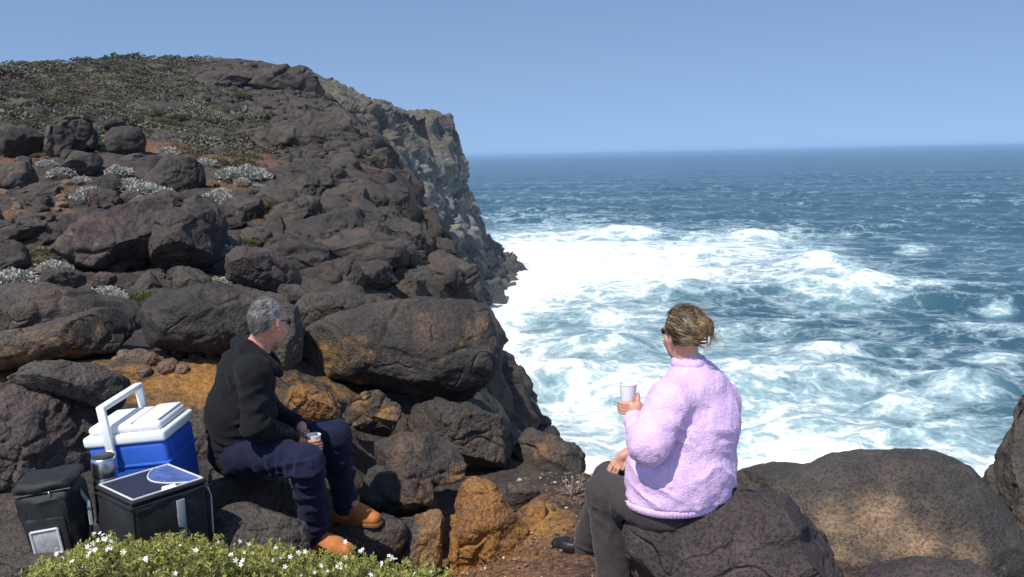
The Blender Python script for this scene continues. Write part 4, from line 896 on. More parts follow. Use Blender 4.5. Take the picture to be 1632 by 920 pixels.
part('strap', rbox((.015, -b2 / 2 - .020, .03), (.053, -b2 / 2 - .011, h2 - .045), .003, 2), 'strap', bg_)
part('seam', join([tube([(-a2 / 2 + .003, -b2 / 2 + .003, .01), (-a2 / 2 + .003, -b2 / 2 + .003, h2 - .02)], .005, .005, 6)]), 'bag_black', bg_)
sp_ = part('side_pocket', rbox((a2 / 2 + .006, -b2 / 2 + .03, .02), (a2 / 2 + .030, b2 / 2 - .03, h2 - .06), .010, 3), 'bag_black', bg_)
part('pocket_piping', join([tube([(a2 / 2 + .031, -b2 / 2 + .03, .02), (a2 / 2 + .033, -b2 / 2 + .03, h2 - .09), (a2 / 2 + .028, -b2 / 2 + .04, h2 - .055), (a2 / 2 + .028, b2 / 2 - .04, h2 - .055)], .004, .004, 6)]), 'piping', sp_)
part('side_strap', rbox((-a2 / 2 - .013, -.05, .01), (-a2 / 2 - .008, -.012, h2 - .10), .002, 1), 'strap', bg_)
# --- black backpack cooler
pa, pb, phh = .245, .19, .36
ncp = P(92, 800, 3.62); Rp = Matrix.Rotation(R_(7), 4, Vector((view[0] * -1, view[1] * -1, 0))) @ Matrix.Rotation(R_(8), 4, 'Z')
locp = Vector(P(104, 872, 3.74)) ; bk = empty('backpack', (0, 0, 0), mtx=Matrix.Translation(locp) @ Rp); tag(bk, 'black backpack with grey mesh panel beside the soft cooler bag', 'backpack')
part('body', rbox((-pa / 2 + .02, -pb / 2, 0), (pa / 2 - .02, pb / 2, phh - .06), .03, 4, .12, 9, .022), 'bag_black', bk)
lp = part('lid', rbox((-pa / 2 + .004, -pb / 2 + .000, phh - .0585), (pa / 2 - .004, pb / 2 - .000, phh - .014), .020, 4, 0, 9, .020), 'bag_black', bk)
part('zip', join([tube([(-pa / 2, -pb / 2 - .006, phh - .058), (pa / 2, -pb / 2 - .006, phh - .058)], .004, .004, 6)]), 'black_plastic', lp)
part('zip_pull', rbox((.03, -pb / 2 - .018, phh - .085), (.04, -pb / 2 - .012, phh - .055), .002, 1), 'steel', lp)
pk = part('front_pocket', rbox((-pa / 2 + .035, -pb / 2 - .026, .012), (pa / 2 - .045, -pb / 2 - .002, .195), .012, 3), 'bag_black', bk)
part('mesh_panel', rbox((-.068, -pb / 2 - .0325, .035), (.038, -pb / 2 - .0262, .140), .003, 2), 'mesh', pk)
fr = [(-.070, .033), (.040, .033), (.040, .142), (-.070, .142), (-.070, .033)]
part('panel_edge', join([tube([(fr[k][0], -pb / 2 - .032, fr[k][1]), (fr[k + 1][0], -pb / 2 - .032, fr[k + 1][1])], .006, .006, 6) for k in range(4)]), 'piping', pk)
part('strap', join([tube([(pa / 2 - .02, 0, phh - .08), (pa / 2 + .03, -.03, phh - .16), (pa / 2 + .025, -.04, .10), (pa / 2 - .01, -.02, .02)], .009, .009, 6)]), 'strap', bk)
def cup(loc, r, h, label, name):
    e_ = empty(name, loc); tag(e_, label, 'cup')
    V, F = lathe([(r * .70, 0), (r * .72, .002), (r * .985, h), (r * 1.03, h + .001), (r * 1.03, h + .005), (r * .97, h + .006), (r * .93, h - .002), (r * .70, .006), (.0005, .006)], 40, False); F = list(F); F.append(tuple(range(40))[::-1])
    part('wall', (V, F), 'cup', e_); part('drink', lathe([(r * .80, h * .55), (r * .805, h * .56), (.001, h * .56)], 32), 'tea', e_); return e_
# ------------------------------------------------------------------ people: smooth unions of tapered limbs meshed as one skin
def fabric(name, col, rough, bscale, bstr, bdist, sheen=0.0, var=.15, fleck=None):
    m, t, b = new_mat(name); p = wpos(t); n1 = noise(t, p, 14, 3); n2 = noise(t, p, bscale, 2)
    g = rng(t, mth(t, 'ADD', mth(t, 'MULTIPLY', n1, .5), mth(t, 'MULTIPLY', n2, .5)), .35, .65, 1 - var, 1 + var)
    c_ = mixc(t, 1.0, col, nd(t, 'ShaderNodeCombineColor', {0: g, 1: g, 2: g}).outputs[0], 'MULTIPLY')
    if fleck: c_ = mixc(t, rng(t, noise(t, p, 75, 2), .68, .74), c_, fleck)
    setp(t, b, c_, rough, n2, bdist, bstr); b.inputs['Sheen Weight'].default_value = sheen; b.inputs['Sheen Roughness'].default_value = .5; b.inputs['Specular IOR Level'].default_value = .2
    return m
M['hoodie'] = fabric('black_hoodie', (0.0075, 0.008, 0.0095), .9, 260, .4, .004, .03)
M['navy'] = fabric('navy_trousers', (0.0105, 0.013, 0.036), .9, 240, .4, .004, .03)
M['boot'] = fabric('tan_boot_leather', (0.43, 0.155, 0.045), .65, 60, .3, .004)
M['sole'] = plain('boot_sole', (0.20, 0.085, 0.03), .8)
M['lace'] = plain('dark_lace', (0.16, 0.06, 0.025), .8)
M['fleece'] = fabric('lilac_fleece', (0.71, 0.485, 0.76), .95, 150, .8, .007, .12, .14, (0.42, 0.28, 0.52))
M['dark_trousers'] = fabric('dark_brown_trousers', (0.050, 0.040, 0.042), .9, 260, .35, .003, .1)
M['black_shoe'] = plain('black_shoe', (0.012, 0.012, 0.013), .45)
M['white_sole'] = plain('dark_sole', (0.03, 0.03, 0.032), .8)
M['lens'] = plain('dark_lens', (0.006, 0.006, 0.007), .08, .02)
M['clip'] = plain('pearly_clip', (0.62, 0.56, 0.46), .2, .25, 60, .1)
def skin_mat(name, c1, c2):
    m, t, b = new_mat(name); p = wpos(t); c_ = mixc(t, rng(t, noise(t, p, 22, 4), .35, .65), c1, c2)
    setp(t, b, c_, .5, noise(t, p, 300, 3), .001, .4); b.inputs['Subsurface Weight'].default_value = .12; b.inputs['Subsurface Radius'].default_value = (.012, .005, .003); b.inputs['Subsurface Scale'].default_value = .6; return m
M['skin_man'] = skin_mat('ruddy_skin', (0.47, 0.20, 0.135), (0.58, 0.29, 0.20))
M['skin_woman'] = skin_mat('fair_skin', (0.50, 0.235, 0.17), (0.60, 0.32, 0.235))
def hair_mat(name, stops):
    m, t, b = new_mat(name); r = nd(t, 'ShaderNodeValToRGB', {0: attr(t, 'tone')}); e_ = r.color_ramp.elements
    e_[0].color = c4(stops[0]); e_[1].color = c4(stops[-1])
    for k, s_ in enumerate(stops[1:-1]): q = e_.new((k + 1) / (len(stops) - 1)); q.color = c4(s_)
    setp(t, b, r.outputs[0], .5); b.inputs['Specular IOR Level'].default_value = .4; return m
M['hair_grey'] = hair_mat('grey_hair', [(0.05, 0.047, 0.045), (0.20, 0.19, 0.185), (0.40, 0.385, 0.375), (0.62, 0.60, 0.58)])
M['hair_blond'] = hair_mat('streaked_hair', [(0.030, 0.022, 0.016), (0.10, 0.065, 0.035), (0.25, 0.15, 0.07), (0.50, 0.37, 0.22)])

class Sdf:
    def __init__(s): s.pr = []; s.cut = []
    def cap(s, a, b, ra, rb, k=.03, lat=None, ls=1.0): s.pr.append(('c', np.array(a), np.array(b), ra, rb, k, lat, ls)); return s
    def chain(s, pts, rs, k=.03, lat=None, ls=1.0):
        for i in range(len(pts) - 1): s.cap(pts[i], pts[i + 1], rs[i], rs[i + 1], k, lat, ls if np.isscalar(ls) else ls[i])
        return s
    def ell(s, c, r, Rm=np.eye(3), k=.03): s.pr.append(('e', np.array(c), np.array(r), np.array(Rm), 0, k, None, 1)); return s
    def plane(s, p, n): s.cut.append((np.array(p), np.array(n) / np.linalg.norm(n))); return s      # keep the side n points away from
    def mesh(s, h=.006):
        los, his = [], []
        for q in s.pr:
            if q[0] == 'c': m_ = max(q[3], q[4]) * max(1, q[7]) + q[5] + 2 * h; los.append(np.minimum(q[1], q[2]) - m_); his.append(np.maximum(q[1], q[2]) + m_)
            else: m_ = q[2].max() + q[5] + 2 * h; los.append(q[1] - m_); his.append(q[1] + m_)
        lo = np.min(los, 0); n = np.ceil((np.max(his, 0) - lo) / h).astype(int) + 1
        D = np.full(n, .3, np.float32); ax = [lo[i] + np.arange(n[i]) * h for i in range(3)]
        for q, l_, u_ in zip(s.pr, los, his):
            i0 = np.clip(((l_ - lo) / h).astype(int), 0, n); i1 = np.clip(((u_ - lo) / h).astype(int) + 2, 0, n); sl = tuple(slice(i0[i], i1[i]) for i in range(3))
            g = np.stack(np.meshgrid(*[ax[i][sl[i]] for i in range(3)], indexing='ij'), -1).astype(np.float32)
            if q[0] == 'c':
                a, b = q[1], q[2]; p = g - a; ba = b - a; t_ = np.clip((p @ ba) / max(1e-9, ba @ ba), 0, 1); v = p - t_[..., None] * ba
                if q[6] is not None:
                    L = q[6]; pl = v @ L; v = v - (1 - 1 / q[7]) * pl[..., None] * L
                d = np.sqrt((v ** 2).sum(-1)) - (q[3] + (q[4] - q[3]) * t_)
            else:
                v = ((g - q[1]) @ q[3].T) / q[2]; k0 = np.sqrt((v ** 2).sum(-1)) + 1e-9; k1 = np.sqrt(((v / q[2]) ** 2).sum(-1)) + 1e-9; d = k0 * (k0 - 1) / k1
            o = D[sl]; k = q[5]
            hh = np.clip(.5 + .5 * (d - o) / k, 0, 1); D[sl] = d * (1 - hh) + o * hh - k * hh * (1 - hh)
        if s.cut:
            g = np.stack(np.meshgrid(*ax, indexing='ij'), -1)
            for p, nn in s.cut: D = np.maximum(D, (g - p) @ nn)
        S = D < 0; c8 = sum(S[i:n[0] - 1 + i, j:n[1] - 1 + j, k:n[2] - 1 + k].astype(np.int8) for i in (0, 1) for j in (0, 1) for k in (0, 1))
        act = (c8 > 0) & (c8 < 8); I = np.argwhere(act); vid = np.full(act.shape, -1, np.int32); vid[act] = np.arange(len(I))
        acc = np.zeros((len(I), 3)); cnt = np.zeros(len(I))
        for axn in range(3):
            for j in (0, 1):
                for k in (0, 1):
                    o0 = np.zeros(3, int); oth = [x for x in range(3) if x != axn]; o0[oth[0]] = j; o0[oth[1]] = k; o1 = o0.copy(); o1[axn] = 1
                    A0 = I + o0; A1 = I + o1; d0 = D[A0[:, 0], A0[:, 1], A0[:, 2]]; d1 = D[A1[:, 0], A1[:, 1], A1[:, 2]]; m_ = (d0 < 0) != (d1 < 0)
                    t_ = np.where(m_, d0 / np.where(m_, d0 - d1, 1), 0); pt = A0 + t_[:, None] * (o1 - o0); acc[m_] += pt[m_]; cnt[m_] += 1
        V = lo + acc / cnt[:, None] * h; Fs = []
        for axn in range(3):
            b_, c_ = [(1, 2), (2, 0), (0, 1)][axn]
            s0 = [slice(None)] * 3; s1 = [slice(None)] * 3; s0[axn] = slice(0, -1); s1[axn] = slice(1, None)
            df = S[tuple(s0)] != S[tuple(s1)]; E = np.argwhere(df); E = E[(E[:, b_] > 0) & (E[:, c_] > 0) & (E[:, b_] < n[b_] - 1) & (E[:, c_] < n[c_] - 1)]
            ins = S[E[:, 0], E[:, 1], E[:, 2]]; q = []
            for (db, dc) in ((1, 1), (0, 1), (0, 0), (1, 0)):
                w_ = E.copy(); w_[:, b_] -= db; w_[:, c_] -= dc; q.append(vid[w_[:, 0], w_[:, 1], w_[:, 2]])
            q = np.stack(q, 1); q[~ins] = q[~ins][:, ::-1]; Fs.append(q)
        F = np.concatenate(Fs); F = F[(F >= 0).all(1)]; return V, F
def relax(V, F, it=2, f=.5):
    for _ in range(it):
        S = np.zeros_like(V); C_ = np.zeros(len(V))
        for k in range(4):
            a, b = F[:, k], F[:, (k + 1) % 4]
            for ax in range(3): S[:, ax] += np.bincount(a, V[b, ax], len(V)) + np.bincount(b, V[a, ax], len(V))
            C_ += np.bincount(a, minlength=len(V)) + np.bincount(b, minlength=len(V))
        V = V * (1 - f) + f * S / np.maximum(C_, 1)[:, None]
    return V
def wrinkle(V, F, folds, base=.003, seed=1):
    N_ = vnormals(V, F); d = base * fbm(V * 9, 3, seed)
    for (c, r, axis, wl, amp) in folds:
        ax = np.array(axis, float); ax /= np.linalg.norm(ax); q = V - np.array(c); g = np.exp(-((q ** 2).sum(1)) / r ** 2)
        ph = (q @ ax) / wl * 2 * math.pi + 5.0 * fbm(V * 4, 2, seed + 3)
        d = d + .75 * amp * g * (1 - 1.6 * np.abs(np.sin(ph * .5)) ** .8) * (.35 + 1.3 * sstep(-.35, .45, fbm(V * 7 + 5, 2, seed + 9)))
    return V + N_ * d[:, None]
def person_part(name, VF, mat, parent, attrs=None): return put(mesh_obj(name, VF[0], VF[1], M[mat], attrs=attrs), parent)
def head_frame(f, up=(0, 0, 1)):
    f = np.array(f, float); f /= np.linalg.norm(f); l = np.cross(np.array(up, float), f); l /= np.linalg.norm(l); u = np.cross(f, l)
    return f, l, u                                  # forward, his/her left, up
def add_head(S, c, fr, k=1.0):
    f, l, u = fr; Rm = np.array([f, l, u]); q = lambda a, b, d: c + (f * a + l * b + u * d) * k
    S.ell(q(-.012, 0, .022), np.array([.098, .077, .098]) * k, Rm, .02)
    S.ell(q(.040, 0, -.050), np.array([.055, .058, .075]) * k, Rm, .03)
    S.cap(q(.055, 0, -.105), q(.068, 0, -.100), .022 * k, .018 * k, .025)            # chin
    S.cap(q(.088, 0, .010), q(.110, 0, -.032), .009 * k, .014 * k, .010)              # nose
    S.cap(q(.080, .03, .018), q(.080, -.03, .018), .014 * k, .014 * k, .012)          # brow
    S.cap(q(.088, .018, -.066), q(.088, -.018, -.066), .008 * k, .008 * k, .008)      # lips
    for s_ in (-1, 1):
        S.cap(q(.045, s_ * .055, -.03), q(.06, s_ * .045, -.045), .018 * k, .018 * k, .02)
        S.cap(q(-.004, s_ * .077, .016), q(.006, s_ * .079, -.028), .013 * k, .010 * k, .006); S.cap(q(-.014, s_ * .083, .02), q(-.010, s_ * .084, -.01), .008 * k, .007 * k, .006)
def ribbons(roots, dirs, nrm, L, W_, curl, rs_, tone, segs=3):
    """thin tapering locks"""
    n = len(roots); P0 = roots.copy(); D = dirs.copy(); V = []; Ws = [1, .9, .6, .08] if segs == 3 else list(np.linspace(1, .08, segs + 1))
    for j in range(segs + 1):
        S = np.cross(D, nrm); S /= np.linalg.norm(S, axis=1)[:, None] + 1e-9; V.append(P0 - S * (W_ * Ws[j])[:, None]); V.append(P0 + S * (W_ * Ws[j])[:, None])
        P0 = P0 + D * (L / segs)[:, None]; D = D + curl[:, None] * (-nrm) + rs_.normal(0, .06, D.shape); D /= np.linalg.norm(D, axis=1)[:, None]
    V = np.stack(V, 1).reshape(-1, 3); m_ = 2 * (segs + 1); F = []
    for j in range(segs): F.append(np.stack([np.arange(n) * m_ + 2 * j, np.arange(n) * m_ + 2 * j + 1, np.arange(n) * m_ + 2 * j + 3, np.arange(n) * m_ + 2 * j + 2], 1))
    return V, np.concatenate(F), np.repeat(tone, m_)
def catm(parts):
    Vs, Fs, Ts, b0 = [], [], [], 0
    for v, f, t_ in parts: Vs.append(v); Fs.append(f + b0); Ts.append(t_); b0 += len(v)
    return np.concatenate(Vs), np.concatenate(Fs), np.concatenate(Ts)
def finger(S, pts, r0=.0088, r1=.0070): S.chain(pts, list(np.linspace(r0, r1, len(pts))), .004)
def wrap_hand(S, wrist, axis_pt, R, a_palm, sgn, z0, dz, spans, thumb, tl=3.0):
    """fingers closed round a cup whose axis stands at axis_pt: angles in degrees round the axis"""
    at = lambda a, r, z: np.array([axis_pt[0] + r * math.cos(R_(a)), axis_pt[1] + r * math.sin(R_(a)), axis_pt[2] + z])
    kn = [at(a_palm + sgn * 22, R + .013, z0 + dz * i) for i in range(4)]; pc = at(a_palm - sgn * 12, R + .020, z0 + dz * 1.5)
    for i in range(4):
        S.cap(wrist + (pc - wrist) * .45, kn[i], .016, .0105, .012)
        pts = [kn[i]] + [at(a_palm + sgn * (22 + spans[i] * t_), R + .0095, z0 + dz * i) for t_ in (.33, .62, .85, 1.0)]; finger(S, pts)
    S.ell(pc, (.026, .026, .034), k=.015); S.cap(wrist, pc, .024, .022, .02)
    b = at(a_palm - sgn * 25, R + .016, z0 + dz * 2.2); S.cap(pc, b, .016, .012, .012); finger(S, [b] + [at(a_palm - sgn * (25 + thumb * t_), R + .010, z0 + dz * (2.2 + tl * t_)) for t_ in (.5, .85, 1.0)], .0105, .0085)
# ============ the man
f_m = np.array([.95, .3, 0]); f_m /= np.linalg.norm(f_m); r_m = np.array([f_m[1], -f_m[0], 0])
J = {k: P(*v) for k, v in dict(pel=(382, 712, 4.45), mid=(388, 655, 4.45), up=(396, 596, 4.43), nk=(408, 560, 4.42), hd=(429, 514, 4.42), rs=(404, 592, 4.25), ls=(388, 592, 4.62), re=(407, 681, 4.19), rw=(468, 699, 4.37),
    le=(440, 664, 4.70), lw=(479, 680, 4.53), rh=(388, 722, 4.34), lh=(380, 716, 4.58), rk=(490, 738, 4.20), ra=(500, 846, 4.33), lk=(533, 692, 4.68), la=(551, 800, 4.80)).items()}
cupm = P(501, 716, 4.46); man = None
S = Sdf()
S.chain([J['pel'], J['mid'], J['up']], [.13, .13, .12], .05, r_m, 1.2); S.cap(J['up'], J['nk'], .09, .06, .05)
S.cap(J['rs'], J['ls'], .05, .05, .03)
nkd = J['hd'] - J['nk']; S.cap(J['nk'], J['hd'] - nkd * .25, .062, .056, .03)
hm = head_frame([.62, .77, -.14]); add_head(S, J['hd'], hm, 1.0)
for a, b, c in (('rs', 're', 'rw'), ('ls', 'le', 'lw')): S.cap(J[a], J[b], .048, .042, .03); S.cap(J[b], J[c], .042, .029, .02)
for a, b, c in (('rh', 'rk', 'ra'), ('lh', 'lk', 'la')): S.cap(J[a], J[b], .075, .055, .03); S.cap(J[b], J[c], .052, .038, .03)
for a, tx in (('ra', (530, 872, 4.31)), ('la', (572, 806, 4.74))): S.cap(J[a], J[a] * .4 + P(*tx) * .6, .033, .025, .02)
wrap_hand(S, J['rw'], cupm, .037, 205, 1, .006, .0165, [112, 118, 114, 96], 40)
wrap_hand(S, J['lw'], cupm + np.array([0, 0, .006]), .037, 148, -1, .012, .0150, [60, 66, 64, 56], 34)
man = mesh_obj('person', *S.mesh(.0045), M['skin_man'], origin=(J['pel'][0], J['pel'][1], -2.05)); tag(man, 'grey-haired person in black hoodie seated on a rock, holding a white cup', 'person')
# hoodie
S = Sdf(); S.chain([J['pel'] + np.array([0, 0, -.02]), J['mid'] + np.array([-.012, 0, 0]), J['up'] + np.array([-.01, 0, 0])], [.158, .170, .142], .05, r_m, 1.18); S.cap(J['up'], J['nk'] + np.array([-.015, 0, -.02]), .125, .075, .05)
for a, b, c in (('rs', 're', 'rw'), ('ls', 'le', 'lw')):
    S.cap(J['up'] * .6 + J[a] * .4, J[a] + np.array([0, 0, -.01]), .10, .078, .06); S.cap(J[a], J[b], .077, .064, .05); wv_ = J[c] - J[b]; S.cap(J[b], J[b] + wv_ * .72, .068, .056, .03); S.cap(J[b] + wv_ * .70, J[b] + wv_ * .92, .050, .043, .012)
S.chain([P(446, 596, 4.36), P(436, 586, 4.32), P(414, 568, 4.31), P(394, 555, 4.34), P(382, 549, 4.42), P(394, 547, 4.52), P(420, 556, 4.56), P(440, 580, 4.52)], [.020, .028, .036, .043, .046, .043, .034, .022], .007)
S.ell(P(374, 572, 4.41), (.062, .110, .055), np.array([f_m, r_m, [0, 0, 1]]), .010)
tax = (J['pel'] - J['mid']); tax /= np.linalg.norm(tax); hemp = J['pel'] + tax * .045; S.plane(hemp, tax + np.array([.0, 0, 0]))
V, F = S.mesh(.006); V = relax(V, F, 2)
up_a = J['re'] - J['rs']; fo_a = J['rw'] - J['re']
V = wrinkle(V, F, [(J['re'], .10, fo_a + up_a, .045, .013), (J['re'] + fo_a * .55, .09, fo_a, .040, .010), (J['rs'] + up_a * .55, .12, up_a + np.array([.1, 0, .1]), .065, .010), (J['mid'] + f_m * .1 + r_m * .1, .16, (.3, 0, 1), .06, .011), (J['pel'] - f_m * .1 + r_m * .1, .14, (0, 0, 1), .05, .012), (J['up'] - f_m * .1 + r_m * .1, .15, (.6, .2, .8), .09, .010), (J['rs'] - np.array([0, 0, .05]), .09, (.6, 0, .6), .05, .009), (J['lw'], .12, J['lw'] - J['le'], .04, .009)], .006, 3)
hoodie = person_part('hoodie', (V, F), 'hoodie', man)
# ribbed waistband and cuffs
def band(c, ax, ra, rb, w_, ribs, name, mat, parent, lat=None, ls=1.0, n=120, thick=.008):
    ax = np.array(ax, float); ax /= np.linalg.norm(ax)
    if lat is None: A, B2 = frames(ax[None]); A, B2 = A[0], B2[0]
    else: A = np.array(lat, float); A -= ax * (A @ ax); A /= np.linalg.norm(A); B2 = np.cross(ax, A)
    V = []
    prof = [(-w_ / 2, -thick), (-w_ / 2, .3 * thick), (-w_ * .3, thick), (w_ * .3, thick), (w_ / 2, .3 * thick), (w_ / 2, -thick)]
    for (z, dr) in prof:
        for k in range(n):
            a = 2 * math.pi * k / n; rr_ = 1.0; rib = .0016 * math.sin(ribs * a) if dr > 0 else 0; t_ = (z / w_ + .5); rad = ra + (rb - ra) * t_
            V.append(np.array(c) + ax * z + (A * math.cos(a) * ls + B2 * math.sin(a)) * (rad + dr + rib))
    m_ = len(prof); F = [(i * n + k, i * n + (k + 1) % n, ((i + 1) % m_) * n + (k + 1) % n, ((i + 1) % m_) * n + k) for i in range(m_) for k in range(n)]
    return person_part(name, (np.array(V), np.array(F)), mat, parent)
band(hemp + tax * .008, tax, .150, .142, .05, 50, 'waistband', 'hoodie', hoodie, r_m, 1.18)
band(J['re'] + fo_a * .93, fo_a, .040, .036, .05, 22, 'cuff', 'hoodie', hoodie); band(J['le'] + (J['lw'] - J['le']) * .93, J['lw'] - J['le'], .040, .036, .05, 22, 'cuff', 'hoodie', hoodie)
# trousers
S = Sdf(); S.ell(J['pel'] + np.array([0, 0, -.035]), (.150, .195, .125), np.array([f_m, r_m, [0, 0, 1]]), .05)
for a, b, c in (('rh', 'rk', 'ra'), ('lh', 'lk', 'la')): S.cap(J[a] + np.array([0, 0, .01]), J[b], .110, .081, .05); S.cap(J[b], J[c] + np.array([0, 0, -.028]), .081, .069, .04)
V, F = S.mesh(.006); V = relax(V, F, 2)
th_ = J['rk'] - J['rh']; sh_ = J['ra'] - J['rk']
V = wrinkle(V, F, [(J['rk'] + sh_ * .25, .15, sh_ + .4 * th_, .075, .022), (J['rk'] + sh_ * .8, .12, sh_, .05, .018), (J['rh'] + th_ * .5, .16, th_ + np.array([0, 0, .3]), .085, .018), (J['lk'] + (J['la'] - J['lk']) * .5, .17, J['la'] - J['lk'] + np.array([.2, 0, 0]), .08, .019), (J['la'], .1, (0, 0, 1), .045, .012), (J['rk'] - th_ * .15, .11, th_, .06, .014)], .009, 7)
person_part('trousers', (V, F), 'navy', man)
def boot(ank, toe, zsole, parent, mats=('boot', 'sole'), laces=True, hs=1.0, name='boot'):
    d_ = np.array([toe[0] - ank[0], toe[1] - ank[1], 0]); d_ /= np.linalg.norm(d_); s_ = np.array([-d_[1], d_[0], 0]); h0 = np.array([ank[0], ank[1], zsole]) - d_ * .045
    q = lambda a, z, b=0: h0 + d_ * a + s_ * b + np.array([0, 0, z])
    S = Sdf(); S.cap(q(.0, .05), q(.16, .048), .046, .044, .02, s_, 1.0); S.cap(q(.15, .046), q(.225, .040), .046, .038, .03, s_, 1.12); S.cap(q(.03, .06), q(.03, .13 * hs), .050, .050, .03); S.cap(q(.04, .10 * hs), q(.17, .058), .040, .036, .03)
    S.plane(q(0, .020), (0, 0, -1)); S.plane(q(0, .135 * hs), (0, 0, 1))
    V, F = S.mesh(.005); V = wrinkle(V, F, [(q(.14, .08), .04, d_, .02, .004)], .002, 2); b_ = person_part(name, (V, F), mats[0], parent)
    outl = [(-.048, .0), (-.040, .034), (.0, .046), (.08, .040), (.16, .052), (.23, .050), (.262, .030), (.272, 0)]; outl = outl + [(x_, -y_) for x_, y_ in outl[-2:0:-1]]
    Vs = []; n_ = len(outl)
    for z in (0, .004, .018, .022): Vs += [q(x_, z, y_ * (.97 if z in (0, .022) else 1.03)) for x_, y_ in outl]
    Fs = [tuple(range(n_))[::-1], tuple(range(3 * n_, 4 * n_))] + [(i * n_ + k, i * n_ + (k + 1) % n_, (i + 1) * n_ + (k + 1) % n_, (i + 1) * n_ + k) for i in range(3) for k in range(n_)]
    put(mesh_obj('sole', np.array(Vs), Fs, M[mats[1]]), b_)
    if laces:
        put(mesh_obj('laces', *join([tube([q(.075 + .02 * k, .137 - .017 * k, -.028), q(.078 + .02 * k, .147 - .0175 * k, 0), q(.075 + .02 * k, .137 - .017 * k, .028)], .0032, .0032, 5) for k in range(5)]), M['lace']), b_)
    return b_
boot(J['ra'], P(556, 884, 4.28), J['ra'][2] - .125, man)['label'] = 'tan leather boot tucked back'
boot(J['la'], P(622, 812, 4.70), J['la'][2] - .115, man, hs=1.2)['label'] = 'tan leather boot resting on a rock'
# hair, glasses
def scalp_dirs(n, rs_, fr, test):
    f, l, u = fr; out = []
    D = rs_.normal(0, 1, (n * 6, 3)); D /= np.linalg.norm(D, axis=1)[:, None]; D = D[test(D[:, 0], D[:, 1], D[:, 2])][:n]; return D
rs_ = np.random.RandomState(31); f, l, u = hm; RmH = np.array([f, l, u]); cH = J['hd'] + (-f * .012 + u * .022)
tm = lambda a, b, c: ((a < .50) | (c > .62)) & (c > -.30 - .25 * np.clip(-a, 0, 1)) & ~((np.abs(b) > .72) & (c < .12) & (a > -.25)) & ~((a > .25) & (c < .35) & (np.abs(b) > .3))
D = scalp_dirs(5200, rs_, hm, tm); rr_ = np.array([.101, .080, .101]); roots = cH + (D * rr_) @ RmH; nr = (D / rr_) @ RmH; nr /= np.linalg.norm(nr, axis=1)[:, None]
flow = -f * .75 - u * (.55 - D[:, 2:3] * .3) + l * D[:, 1:2] * .25 + rs_.normal(0, .12, (len(D), 3)) + .35 * np.stack([fbm(D * 2.5 + 7, 2, 1), fbm(D * 2.5 + 17, 2, 2), fbm(D * 2.5 + 27, 2, 3)], 1); flow -= nr * (flow * nr).sum(1)[:, None]; flow /= np.linalg.norm(flow, axis=1)[:, None]; dirs = flow + nr * rs_.uniform(.10, .42, (len(D), 1)); dirs /= np.linalg.norm(dirs, axis=1)[:, None]
tone = np.clip(.34 + .38 * D[:, 0] + .20 * D[:, 2] + .5 * fbm(D * 5, 2, 44) + rs_.normal(0, .16, len(D)), 0, 1)
hr = ribbons(roots, dirs, nr, rs_.uniform(.028, .055, len(D)), rs_.uniform(.0008, .0017, len(D)), np.full(len(D), .16), rs_, tone)
on, oF = ico(5); kp = tm(on[:, 0], on[:, 1], on[:, 2]); oF4 = oF[kp[oF].all(1)]; oF4 = np.concatenate([oF4, oF4[:, 2:3]], 1)
shell = (cH + (on * (rr_ + .004 + .006 * fbm(on * 6, 2, 4)[:, None])) @ RmH, oF4, np.full(len(on), .25))
def hair_obj(parts, mat, parent):
    V, F, T = catm(parts); me_F = [tuple(dict.fromkeys(map(int, q))) for q in F]; o = mesh_obj('hair', V, me_F, M[mat], attrs={'tone': T}); return put(o, parent)
hair_obj([shell, hr], 'hair_grey', man)
def glasses(c, fr, parent, k=1.0):
    f, l, u = fr; q = lambda a, b, d: c + f * a * k + l * b * k + u * d * k
    g = empty('sunglasses', c); put(g, parent)
    parts_ = []
    for s_ in (-1, 1):
        o = [(math.cos(t_) * .027, math.sin(t_) * .019 * (1 if math.sin(t_) < 0 else .85)) for t_ in np.linspace(0, 2 * math.pi, 20, endpoint=False)]
        V = [q(.104 - abs(x_ + s_ * .034) * .28 + dz_, x_ + s_ * .034, y_ + .008) for dz_ in (0, .004) for x_, y_ in o]; n_ = 20
        Fl = [tuple(range(n_)), tuple(range(n_, 2 * n_))[::-1]] + [(k, n_ + k, n_ + (k + 1) % n_, (k + 1) % n_) for k in range(n_)]
        put(mesh_obj('lens', np.array(V), Fl, M['lens']), g)
        put(mesh_obj('temple_arm', *tube([q(.088, s_ * .064, .016), q(.05, s_ * .078, .016), q(-.005, s_ * .084, .014), q(-.02, s_ * .083, -.004)], .0032, .0026, 6), M['black_plastic']), g)
    parts_.append(tube([q(.107, .012, .014), q(.109, 0, .016), q(.107, -.012, .014)], .003, .003, 6)); put(mesh_obj('bridge', *join(parts_), M['black_plastic']), g)
glasses(J['hd'], hm, man)
cm = cup(cupm, .037, .074, 'white cup held in both hands by the seated man in black', 'cup')

